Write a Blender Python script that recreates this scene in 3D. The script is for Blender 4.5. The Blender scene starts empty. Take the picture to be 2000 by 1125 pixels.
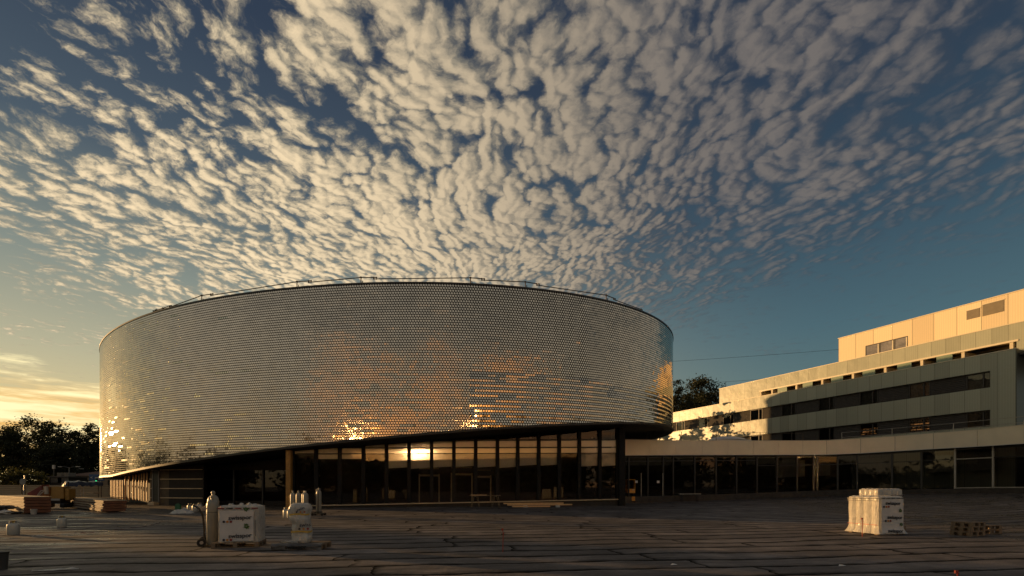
import bpy, bmesh, math, random
from math import radians as R, sin, cos, pi, sqrt, atan2, tan
from mathutils import Vector, Matrix, noise as mnoise
random.seed(7)
SC = bpy.context.scene
COL = SC.collection
F, EYE, HOR = 960.0, 1.6, 950.0        # focal length in photo pixels, eye height, horizon row
SUN_AZ, SUN_EL = R(-66.0), R(4.2)      # azimuth from +Y towards +X
SUNV = Vector((sin(SUN_AZ)*cos(SUN_EL), cos(SUN_AZ)*cos(SUN_EL), sin(SUN_EL)))

def at(px, py, Z):
    "world point that stands Z metres ahead, on the sight line through a photo pixel"
    return Vector(((px-1000)/F*Z, Z, EYE+(HOR-py)/F*Z))
def gz(py):
    return F*EYE/(py-HOR)
def ground(px, py):
    return Vector(((px-1000)/F*gz(py), gz(py), 0))

# ------------------------------------------------------------------ node helper
class NT:
    def __init__(s, nt):
        s.nt = nt
    def node(s, t, **kw):
        n = s.nt.nodes.new(t)
        for k, v in kw.items():
            setattr(n, k, v)
        return n
    def link(s, a, b):
        if isinstance(a, (int, float)):
            b.default_value = a
        elif isinstance(a, (tuple, list, Vector)):
            a = tuple(a)
            b.default_value = a if len(a) == len(b.default_value) else (a+(1.0,))
        else:
            s.nt.links.new(a, b)
    def m(s, op, a, b=None, c=None, clamp=False):
        n = s.node('ShaderNodeMath', operation=op, use_clamp=clamp)
        for i, v in enumerate((a, b, c)):
            if v is not None:
                s.link(v, n.inputs[i])
        return n.outputs[0]
    def v(s, op, a, b=None, scale=None):
        n = s.node('ShaderNodeVectorMath', operation=op)
        s.link(a, n.inputs[0])
        if b is not None:
            s.link(b, n.inputs[1])
        if scale is not None:
            s.link(scale, n.inputs['Scale'])
        return n.outputs['Value'] if op in ('DOT_PRODUCT', 'LENGTH', 'DISTANCE') else n.outputs['Vector']
    def xyz(s, a):
        n = s.node('ShaderNodeSeparateXYZ'); s.link(a, n.inputs[0]); return n.outputs
    def comb(s, x, y, z=0.0):
        n = s.node('ShaderNodeCombineXYZ')
        for i, q in enumerate((x, y, z)):
            s.link(q, n.inputs[i])
        return n.outputs[0]
    def mapr(s, x, a, b, c=0.0, d=1.0, smooth=True):
        n = s.node('ShaderNodeMapRange', interpolation_type='SMOOTHSTEP' if smooth else 'LINEAR')
        s.link(x, n.inputs[0])
        for i, q in enumerate((a, b, c, d)):
            s.link(q, n.inputs[i+1])
        return n.outputs[0]
    def mix(s, f, a, b, blend='MIX'):
        n = s.node('ShaderNodeMix', data_type='RGBA', blend_type=blend)
        s.link(f, n.inputs[0]); s.link(a, n.inputs[6]); s.link(b, n.inputs[7])
        return n.outputs[2]
    def noise(s, vec, scale, detail=2.0, rough=.5, dim='3D', dist=0.0):
        n = s.node('ShaderNodeTexNoise', noise_dimensions=dim)
        s.link(vec, n.inputs['Vector'])
        n.inputs['Scale'].default_value = scale
        n.inputs['Detail'].default_value = detail
        n.inputs['Roughness'].default_value = rough
        n.inputs['Distortion'].default_value = dist
        return n.outputs['Fac'], n.outputs['Color']
    def voro(s, vec, scale, feature='F1', dim='3D', rnd=1.0, smooth=.5):
        n = s.node('ShaderNodeTexVoronoi', voronoi_dimensions=dim, feature=feature)
        s.link(vec, n.inputs['Vector'])
        n.inputs['Scale'].default_value = scale
        n.inputs['Randomness'].default_value = rnd
        if feature == 'SMOOTH_F1':
            n.inputs['Smoothness'].default_value = smooth
        return n.outputs
    def ramp(s, f, stops, interp='LINEAR'):
        n = s.node('ShaderNodeValToRGB')
        s.link(f, n.inputs[0])
        cr = n.color_ramp; cr.interpolation = interp
        while len(cr.elements) < len(stops):
            cr.elements.new(0.5)
        for e, (p, c) in zip(cr.elements, stops):
            e.position = p
            e.color = (c[0], c[1], c[2], 1)
        return n.outputs[0]
def srgb(r, g, b):
    def f(c):
        c /= 255.0
        return c/12.92 if c <= .04045 else ((c+.055)/1.055)**2.4
    return (f(r), f(g), f(b))
# ------------------------------------------------------------------ camera
cam = bpy.data.cameras.new('camera'); camo = bpy.data.objects.new('camera', cam); COL.objects.link(camo)
camo.location = (0, 0, EYE); camo.rotation_euler = (R(90), 0, 0)
cam.sensor_width = 36; cam.lens = 36*F/2000
cam.shift_y = (HOR-562.5)/2000
cam.clip_end = 6000; cam.clip_start = .1
SC.camera = camo
SC.view_settings.view_transform = 'Standard'; SC.view_settings.look = 'None'
SC.cycles.blur_glossy = .15; SC.cycles.sample_clamp_indirect = 80
SC.view_settings.exposure = 0; SC.view_settings.gamma = 1
# ------------------------------------------------------------------ sky
W = bpy.data.worlds.new('World'); SC.world = W; W.use_nodes = True
W.cycles.sampling_method = 'MANUAL'; W.cycles.sample_map_resolution = 512
def build_world():
    nt = W.node_tree; nt.nodes.clear(); g = NT(nt)
    out = g.node('ShaderNodeOutputWorld'); bg = g.node('ShaderNodeBackground')
    nt.links.new(bg.outputs[0], out.inputs[0])
    bg.inputs['Strength'].default_value = 0.1
    sky = g.node('ShaderNodeTexSky', sky_type='NISHITA')
    sky.sun_disc = False; sky.sun_elevation = SUN_EL; sky.sun_rotation = SUN_AZ
    sky.altitude = 400; sky.air_density = 1.0; sky.dust_density = 1.0; sky.ozone_density = 2.0
    tc = g.node('ShaderNodeTexCoord')
    d = g.v('NORMALIZE', tc.outputs['Generated'])
    dx, dy, dz = g.xyz(d)
    # ---- clear sky: the physical sky graded towards the picture's teal and navy
    el = g.m('MAXIMUM', dz, 0.0)
    hl = g.m('SQRT', g.m('ADD', g.m('MULTIPLY', dx, dx), g.m('MULTIPLY', dy, dy)))
    hl = g.m('MAXIMUM', hl, .001)
    ca = g.m('DIVIDE', g.m('ADD', g.m('MULTIPLY', dx, sin(SUN_AZ)), g.m('MULTIPLY', dy, cos(SUN_AZ))), hl)   # cos of azimuth to the sun
    sunw = g.mapr(ca, -.2, 1.0)
    t = g.m('POWER', el, .7)
    away = g.ramp(t, [(0.0, srgb(140,132,108)), (.14, srgb(116,126,118)), (.26, srgb(96,120,120)), (.40, srgb(76,104,114)), (.55, srgb(56,78,94)), (.72, srgb(44,56,74)), (1.0, srgb(38,46,64))])
    tow = g.ramp(t, [(0.0, srgb(255,206,120)), (.12, srgb(250,216,144)), (.22, srgb(222,202,148)), (.33, srgb(188,182,150)), (.46, srgb(138,146,136)), (.60, srgb(76,90,102)), (.74, srgb(50,62,80)), (1.0, srgb(40,50,68))])
    grad = g.mix(sunw, away, tow)
    skyc = g.mix(0.05, g.v('SCALE', grad, scale=10.0), sky.outputs[0])
    # ---- altocumulus deck, a gently curved layer overhead
    KD = .12
    inv = g.m('DIVIDE', 1.0, g.m('ADD', g.m('MAXIMUM', dz, 0.0), KD))
    px = g.m('MULTIPLY', dx, inv); py = g.m('MULTIPLY', dy, inv)
    P = g.comb(px, py, 0.0)
    def deckpt(x, y):                       # deck point seen in a photo pixel
        q = Vector(((x-1000)/F, 1.0, (HOR-y)/F)).normalized()
        return q.x/(q.z+KD), q.y/(q.z+KD)
    QX, QY = 0.0, 3.0
    sdx, sdy = sin(SUN_AZ), cos(SUN_AZ)
    def deck(ox, oy, fine=True):
        P2 = g.v('ADD', P, (ox, oy, 0))
        _, wc = g.noise(P2, 2.6, 2, .5)
        _, wd = g.noise(P2, 20.0, 3, .6)
        w = g.v('ADD', g.v('SCALE', g.v('SUBTRACT', wc, (.5, .5, .5)), scale=.20), g.v('SCALE', g.v('SUBTRACT', wd, (.5, .5, .5)), scale=.045))
        P3 = g.v('ADD', P2, w)
        rx, ry, _ = g.xyz(g.v('SUBTRACT', P3, (QX, QY, 0)))
        rad = g.m('SQRT', g.m('ADD', g.m('MULTIPLY', rx, rx), g.m('ADD', g.m('MULTIPLY', ry, ry), .7)))
        ang = g.m('ARCTAN2', rx, g.m('MULTIPLY', ry, -1.0))
        lr = g.m('LOGARITHM', rad, 2.718)
        C = g.comb(g.m('MULTIPLY', ang, 1.15), lr, 0.0)
        big = g.voro(C, 28.0, 'SMOOTH_F1', '2D', 1.0, .25)['Distance']
        small = g.voro(C, 60.0, 'SMOOTH_F1', '2D', 1.0, .25)['Distance']
        nm, _ = g.noise(C, 6.5, 4, .6)
        big = g.m('MULTIPLY', big, big); small = g.m('MULTIPLY', small, small)
        h = g.m('SUBTRACT', .36, g.m('MULTIPLY', big, 1.15))
        h = g.m('ADD', h, g.m('SUBTRACT', .16, g.m('MULTIPLY', small, .75)))
        h = g.m('ADD', h, g.m('MULTIPLY', g.m('SUBTRACT', nm, .5), 1.35))
        if not fine:
            return h, nm, None
        nf, _ = g.noise(P3, 40.0, 6, .68)
        return h, nm, g.m('SUBTRACT', nf, .5)
    h0, nm, nf = deck(0, 0)
    h1, _, _ = deck(sdx*.013, sdy*.013, False)
    # where the deck is thick and where it opens up
    def blob(x, y, sx, sy, amt):
        cx, cy = deckpt(x, y)
        a = g.v('DIVIDE', g.v('SUBTRACT', P, (cx, cy, 0)), (sx, sy, 1))
        q = g.v('DOT_PRODUCT', a, a)
        return g.m('MULTIPLY', g.m('POWER', 2.718, g.m('MULTIPLY', q, -1.0)), amt)
    cov = g.m('ADD', .17, blob(150, 60, .36, .26, -.36))
    for b in ((420, 190, .15, .16, -.22), (730, 420, .6, .5, .22), (1000, 120, .40, .35, .20), (1500, 100, .45, .35, .30), (1650, 330, .3, .25, .22),
              (560, 300, .10, .08, .30), (650, 225, .06, .10, -.36), (180, 330, .35, .2, .18), (740, 300, .06, .08, -.25), (1000, 480, .5, .4, .16), (1250, 330, .07, .09, -.2), (480, 60, .2, .14, .22), (760, 520, .9, .5, .2)):
        cov = g.m('ADD', cov, blob(*b))
    ax, ay = deckpt(1330, 620); bx, by = deckpt(2000, 380)
    L = sqrt((bx-ax)**2+(by-ay)**2); nx, ny = (ay-by)/L, (bx-ax)/L
    rs = g.v('DOT_PRODUCT', g.v('SUBTRACT', P, (ax, ay, 0)), (nx, ny, 0))      # beyond this line the right-hand sky is clear
    cov = g.m('ADD', cov, g.mapr(rs, -.22, .26, 0.0, -.66))
    ax, ay = deckpt(0, 470); bx, by = deckpt(330, 610)
    L = sqrt((bx-ax)**2+(by-ay)**2); nx, ny = -(by-ay)/L, (bx-ax)/L
    ls = g.v('DOT_PRODUCT', g.v('SUBTRACT', P, (ax, ay, 0)), (nx, ny, 0))
    cov = g.m('ADD', cov, g.mapr(ls, -.15, .30, 0.0, -.36))
    cov = g.m('ADD', cov, g.mapr(px, -.1, -.9, 0.0, -.10))
    cov = g.m('ADD', cov, g.mapr(py, 2.3, 3.2, 0.0, -.5))
    cov = g.m('ADD', cov, g.mapr(py, .25, -.5, 0.0, -.40))
    hs = g.m('ADD', h0, cov)
    softr = g.mapr(px, .25, .9)                    # the deck thins to a veil on the right
    dens = g.m('ADD', hs, g.m('MULTIPLY', nf, g.m('ADD', g.mapr(softr, 0, 1, 1.0, .5), g.mapr(px, .0, -.8, 0.0, .75))))
    alpha = g.mapr(dens, g.mapr(softr, 0, 1, -.10, -.28), g.mapr(softr, 0, 1, .70, 1.10))
    alpha = g.m('MULTIPLY', alpha, g.mapr(softr, 0, 1, .97, .86))
    lit = g.mapr(g.m('ADD', g.m('SUBTRACT', h0, h1), g.m('MULTIPLY', nf, .35)), -.26, .26)
    thick = g.mapr(dens, .05, 1.15)
    cs = g.v('DOT_PRODUCT', d, tuple(SUNV))
    near = g.mapr(cs, .02, .82)
    bright = g.mix(near, srgb(118,112,108), srgb(255,229,186))
    dark = g.mix(near, srgb(60,68,80), srgb(158,150,130))
    shade = g.m('ADD', g.m('MULTIPLY', lit, .46), g.m('MULTIPLY', thick, .66))
    shade = g.m('ADD', shade, g.m('MULTIPLY', g.m('SUBTRACT', nm, .62), .8))
    shade = g.m('MINIMUM', g.m('MAXIMUM', shade, 0.0), 1.0)
    ccol = g.mix(shade, dark, bright)
    # ---- lit bank low over the sunset, and warm streaks low behind the viewer
    st, _ = g.noise(g.comb(g.m('MULTIPLY', g.m('ARCTAN2', dx, dy), 3.0), g.m('MULTIPLY', dz, 26.0), 0.0), 2.2, 5, .6)
    bank = g.m('MULTIPLY', g.mapr(dz, .06, .12), g.mapr(dz, .19, .15))
    bank = g.mapr(g.m('ADD', st, g.mapr(dz, .245, .08, -.55, .36, False)), .34, .60)
    bankw = g.m('MULTIPLY', bank, g.mapr(ca, .45, .93))
    bcol = g.mix(g.mapr(st, .35, .62), srgb(226,178,104), srgb(255,238,182))
    base = skyc
    base = g.mix(bankw, base, g.v('SCALE', bcol, scale=11.8))
    # a bright even veil covers the sky behind the viewer, with sunlit peach streaks low opposite the sun
    caz2 = g.m('DIVIDE', g.m('ADD', g.m('MULTIPLY', dx, sin(R(172))), g.m('MULTIPLY', dy, cos(R(172)))), hl)
    caz = g.m('DIVIDE', g.m('ADD', g.m('MULTIPLY', dx, sin(R(150))), g.m('MULTIPLY', dy, cos(R(150)))), hl)
    bh = g.m('MAXIMUM', g.mapr(caz2, .05, .70), g.mapr(caz, .30, .75))
    veil = g.ramp(t, [(0.0, srgb(172,146,110)), (.16, srgb(184,166,136)), (.36, srgb(174,166,150)), (.60, srgb(134,134,130)), (.80, srgb(82,92,104)), (1.0, srgb(44,54,74))])
    base = g.mix(g.m('MULTIPLY', bh, .9), base, g.v('SCALE', veil, scale=10.0))
    bk, _ = g.noise(g.comb(g.m('MULTIPLY', g.m('ARCTAN2', dx, g.m('MULTIPLY', dy, -1.0)), 2.2), g.m('MULTIPLY', dz, 9.0), 3.0), 2.2, 5, .6)
    behind = g.m('MULTIPLY', g.mapr(caz, .74, .97), g.m('MULTIPLY', g.mapr(g.m('ADD', dz, g.m('MULTIPLY', g.m('SUBTRACT', bk, .5), -.25)), .27, .15), g.mapr(bk, .44, .58)))
    base = g.mix(behind, base, g.v('SCALE', srgb(252,184,124), scale=10.5))
    fin = g.mix(alpha, base, g.v('SCALE', ccol, scale=10.0))
    # ground half of the dome: dark
    fin = g.mix(g.mapr(dz, -.02, -.001), (.25, .21, .16), fin)
    nt.links.new(fin, bg.inputs['Color'])
build_world()
sl = bpy.data.lights.new('sun', 'SUN'); so = bpy.data.objects.new('sun', sl); COL.objects.link(so)
sl.energy = 5.0; sl.angle = R(.55); sl.color = (1.0, .57, .22)
so.rotation_euler = SUNV.to_track_quat('Z', 'Y').to_euler()
so.location = (-60, 45, 40)
# ------------------------------------------------------------------ meshes
class MB:
    "collects faces, then links them as one mesh object"
    def __init__(s):
        s.v, s.f = [], []
    def add(s, vs, fs):
        n = len(s.v); s.v.extend([tuple(q) for q in vs]); s.f.extend([tuple(i+n for i in q) for q in fs]); return s
    def quad(s, a, b, c, d):
        return s.add([a, b, c, d], [(0, 1, 2, 3)])
    def box(s, c, size, rot=0.0, M=None, taper=1.0):
        x, y, z = size[0]/2, size[1]/2, size[2]/2
        vs = [(-x, -y, -z), (x, -y, -z), (x, y, -z), (-x, y, -z), (-x*taper, -y*taper, z), (x*taper, -y*taper, z), (x*taper, y*taper, z), (-x*taper, y*taper, z)]
        if M is None:
            M = Matrix.Rotation(rot, 3, 'Z')
        c = Vector(c)
        return s.add([M @ Vector(q) + c for q in vs], [(0, 3, 2, 1), (4, 5, 6, 7), (0, 1, 5, 4), (1, 2, 6, 5), (2, 3, 7, 6), (3, 0, 4, 7)])
    def beam(s, a, b, w, h=None, up=(0, 0, 1)):
        "rectangular bar from a to b, w across and h along up"
        a, b = Vector(a), Vector(b); d = (b-a).normalized(); h = h or w
        u = Vector(up)
        if abs(d.dot(u)) > .99: u = Vector((0, 1, 0))
        r = d.cross(u).normalized()*w/2; u = r.cross(d).normalized()*h/2
        vs = [a-r-u, a+r-u, a+r+u, a-r+u, b-r-u, b+r-u, b+r+u, b-r+u]
        return s.add(vs, [(0, 3, 2, 1), (4, 5, 6, 7), (0, 1, 5, 4), (1, 2, 6, 5), (2, 3, 7, 6), (3, 0, 4, 7)])
    def tube(s, pts, r, n=8, cap=True):
        pts = [Vector(p) for p in pts]; m = len(pts)
        rr = r if isinstance(r, (list, tuple)) else [r]*m
        vs = []; ref = None
        for i, p in enumerate(pts):
            d = (pts[min(i+1, m-1)]-pts[max(i-1, 0)])
            d = d.normalized() if d.length > 1e-9 else Vector((0, 0, 1))
            if ref is None:
                ref = Vector((1, 0, 0)) if abs(d.x) < .9 else Vector((0, 1, 0))
            a = (ref-d*ref.dot(d)).normalized(); b = d.cross(a); ref = a
            for k in range(n):
                t = 2*pi*k/n
                vs.append(p+(a*cos(t)+b*sin(t))*rr[i])
        fs = []
        for i in range(m-1):
            for k in range(n):
                fs.append((i*n+k, i*n+(k+1) % n, (i+1)*n+(k+1) % n, (i+1)*n+k))
        if cap:
            fs.append(tuple(range(n-1, -1, -1))); fs.append(tuple((m-1)*n+k for k in range(n)))
        return s.add(vs, fs)
    def lathe(s, c, prof, n=20):
        "profile of (radius, height) turned about a vertical axis"
        c = Vector(c); vs = []
        for r, z in prof:
            for k in range(n):
                t = 2*pi*k/n; vs.append(c+Vector((r*cos(t), r*sin(t), z)))
        fs = []
        for i in range(len(prof)-1):
            for k in range(n):
                fs.append((i*n+k, i*n+(k+1) % n, (i+1)*n+(k+1) % n, (i+1)*n+k))
        fs.append(tuple(range(n-1, -1, -1))); fs.append(tuple((len(prof)-1)*n+k for k in range(n)))
        return s.add(vs, fs)
    def prism(s, poly, z0, z1):
        n = len(poly)
        zz0 = z0 if isinstance(z0, (list, tuple)) else [z0]*n
        zz1 = z1 if isinstance(z1, (list, tuple)) else [z1]*n
        vs = [(p[0], p[1], zz0[i]) for i, p in enumerate(poly)]+[(p[0], p[1], zz1[i]) for i, p in enumerate(poly)]
        fs = [tuple(range(n-1, -1, -1)), tuple(range(n, 2*n))]+[(i, (i+1) % n, n+(i+1) % n, n+i) for i in range(n)]
        return s.add(vs, fs)
    def blob(s, c, r, seed=0, amp=.25, fr=2.0, n=14, flat=None):
        c = Vector(c); r = Vector(r) if not isinstance(r, (int, float)) else Vector((r, r, r))
        vs = []; rows = n//2
        for i in range(rows+1):
            ph = pi*i/rows
            for k in range(n):
                t = 2*pi*k/n
                d = Vector((sin(ph)*cos(t), sin(ph)*sin(t), cos(ph)))
                q = 1+amp*mnoise.noise(d*fr+Vector((seed*3.1, seed*1.7, seed)))*2
                p = Vector((d.x*r.x, d.y*r.y, d.z*r.z))*q
                if flat is not None: p.z = max(p.z, flat)
                vs.append(c+p)
        fs = []
        for i in range(rows):
            for k in range(n):
                fs.append((i*n+k, (i+1)*n+k, (i+1)*n+(k+1) % n, i*n+(k+1) % n))
        return s.add(vs, fs)
    def build(s, name, material, parent=None, smooth=False, bevel=0.0, loc=None):
        me = bpy.data.meshes.new(name)
        o = bpy.data.objects.new(name, me); COL.objects.link(o)
        v = s.v
        base = None
        if parent is not None:
            o.parent = parent; base = WPOS[parent.name]
            inv = WMAT[parent.name].inverted()
            v = [inv @ Vector(q) for q in v]
            WPOS[o.name] = base; WMAT[o.name] = WMAT[parent.name]
        else:
            WMAT[o.name] = Matrix.Identity(4); WPOS[o.name] = Vector()
            if loc is not None:
                M = Matrix.Translation(loc); o.location = loc
                WMAT[o.name] = M; inv = M.inverted(); v = [inv @ Vector(q) for q in v]
        me.from_pydata(v, [], s.f); me.update()
        me.materials.append(material)
        if smooth:
            me.polygons.foreach_set('use_smooth', [True]*len(me.polygons))
            if smooth != 'all':
                try: me.set_sharp_from_angle(angle=R(40))
                except Exception: pass
        if bevel:
            md = o.modifiers.new('bevel', 'BEVEL'); md.width = bevel; md.segments = 2; md.limit_method = 'ANGLE'; md.angle_limit = R(40)
        return o
WPOS, WMAT = {}, {}
def thing(name, label, cat, loc=(0, 0, 0), rz=0.0, group=None):
    o = bpy.data.objects.new(name, None); COL.objects.link(o)
    o.empty_display_size = .2
    o.location = loc; o.rotation_euler = (0, 0, rz)
    WPOS[o.name] = Vector(loc); WMAT[o.name] = Matrix.Translation(Vector(loc)) @ Matrix.Rotation(rz, 4, 'Z')
    return tag(o, label, cat, group)
def tag(o, label, cat, group=None):
    o['label'] = label; o['category'] = cat
    if group: o['group'] = group
    return o
def kind(o, k):
    o['kind'] = k; return o
def copy_thing(root, loc, rz, label):
    c = root.copy(); COL.objects.link(c); c.location = loc; c.rotation_euler = (0, 0, rz); c['label'] = label
    for ch in root.children:
        q = ch.copy(); COL.objects.link(q); q.parent = c
        for gch in ch.children:
            q2 = gch.copy(); COL.objects.link(q2); q2.parent = q
    return c
class Loc:
    "local frame for building a thing at a place and heading"
    def __init__(s, o, rz=0.0):
        s.o = Vector(o); s.M = Matrix.Rotation(rz, 3, 'Z')
    def __call__(s, x, y, z):
        return s.M @ Vector((x, y, z)) + s.o
# ------------------------------------------------------------------ materials
MATS = {}
def mat(name, col, rough=.6, metal=0.0, var=.15, vs=3.0, bump=0.0, bs=20.0, spec=.5, rvar=0.0, coat=0.0, stretch=None, emis=None, trans=0.0):
    if name in MATS: return MATS[name]
    m = bpy.data.materials.new(name); m.use_nodes = True; MATS[name] = m
    nt = m.node_tree; g = NT(nt); b = nt.nodes['Principled BSDF']
    tc = g.node('ShaderNodeTexCoord').outputs['Object']
    if stretch: tc = g.v('MULTIPLY', tc, stretch)
    n, _ = g.noise(tc, vs, 5, .6)
    k = g.mapr(n, .25, .75, 1-var, 1+var, False)
    g.link(g.v('SCALE', tuple(col), scale=k), b.inputs['Base Color'])
    b.inputs['Metallic'].default_value = metal
    b.inputs['Specular IOR Level'].default_value = spec
    if rvar:
        g.link(g.mapr(n, .3, .7, max(rough-rvar, .02), min(rough+rvar, 1), False), b.inputs['Roughness'])
    else:
        b.inputs['Roughness'].default_value = rough
    if coat:
        b.inputs['Coat Weight'].default_value = coat; b.inputs['Coat Roughness'].default_value = .1
    if bump:
        n2, _ = g.noise(tc, bs, 4, .6)
        bn = g.node('ShaderNodeBump'); bn.inputs['Strength'].default_value = bump; bn.inputs['Distance'].default_value = .02
        nt.links.new(n2, bn.inputs['Height']); nt.links.new(bn.outputs[0], b.inputs['Normal'])
    return m
def glass_mat(name, tint=.35, rough=.02, refl=1.0, ior=1.5, bow=.0, bscale=.5, base=(1, 1, 1)):
    if name in MATS: return MATS[name]
    m = bpy.data.materials.new(name); m.use_nodes = True; MATS[name] = m
    nt = m.node_tree; nt.nodes.clear(); g = NT(nt)
    out = g.node('ShaderNodeOutputMaterial'); mx = g.node('ShaderNodeMixShader')
    tr = g.node('ShaderNodeBsdfTransparent'); tr.inputs[0].default_value = (tint*base[0], tint*base[1], tint*base[2], 1)
    gl = g.node('ShaderNodeBsdfGlossy'); gl.inputs['Roughness'].default_value = rough; gl.inputs['Color'].default_value = (1, .97, .92, 1)
    fr = g.node('ShaderNodeFresnel'); fr.inputs[0].default_value = ior
    if bow:
        tc = g.node('ShaderNodeTexCoord').outputs['Object']
        n, _ = g.noise(tc, bscale, 2, .5)
        bn = g.node('ShaderNodeBump'); bn.inputs['Strength'].default_value = bow; bn.inputs['Distance'].default_value = .05
        nt.links.new(n, bn.inputs['Height']); nt.links.new(bn.outputs[0], gl.inputs['Normal'])
    nt.links.new(g.m('MULTIPLY', fr.outputs[0], refl, clamp=True), mx.inputs[0])
    nt.links.new(tr.outputs[0], mx.inputs[1]); nt.links.new(gl.outputs[0], mx.inputs[2]); nt.links.new(mx.outputs[0], out.inputs[0])
    return m
BLACK = mat('black_metal', (.012, .011, .010), .45, 0, .3)
DARKF = mat('dark_frame', (.020, .018, .016), .4, 0, .3)
DARKWALL = mat('dark_wall', (.02, .018, .016), .8, 0, .4)
STEEL = mat('galvanised_steel', (.42, .41, .39), .4, .8, .2)
WHITE = mat('white_paint', (.72, .70, .66), .5, 0, .08)
def text_mesh(body, size, M, name, material, parent, ext=.002, bold=.012, shear=0):
    cu = bpy.data.curves.new('lettering', 'FONT'); cu.body = body; cu.size = size; cu.extrude = ext; cu.offset = bold*size
    cu.align_x = 'CENTER'; cu.align_y = 'CENTER'; cu.resolution_u = 3
    o = bpy.data.objects.new('lettering', cu); COL.objects.link(o)
    me = bpy.data.meshes.new_from_object(o.evaluated_get(bpy.context.evaluated_depsgraph_get()))
    bpy.data.objects.remove(o); bpy.data.curves.remove(cu)
    mb = MB(); mb.add([M @ v.co for v in me.vertices], [tuple(p.vertices) for p in me.polygons])
    bpy.data.meshes.remove(me)
    return mb.build(name, material, parent)
def frame_on(o, right, up):
    "matrix whose x runs along right, y along up"
    r = Vector(right).normalized(); u = Vector(up).normalized(); n = r.cross(u)
    M = Matrix((r, u, n)).transposed().to_4x4(); M.translation = Vector(o); return M
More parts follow.
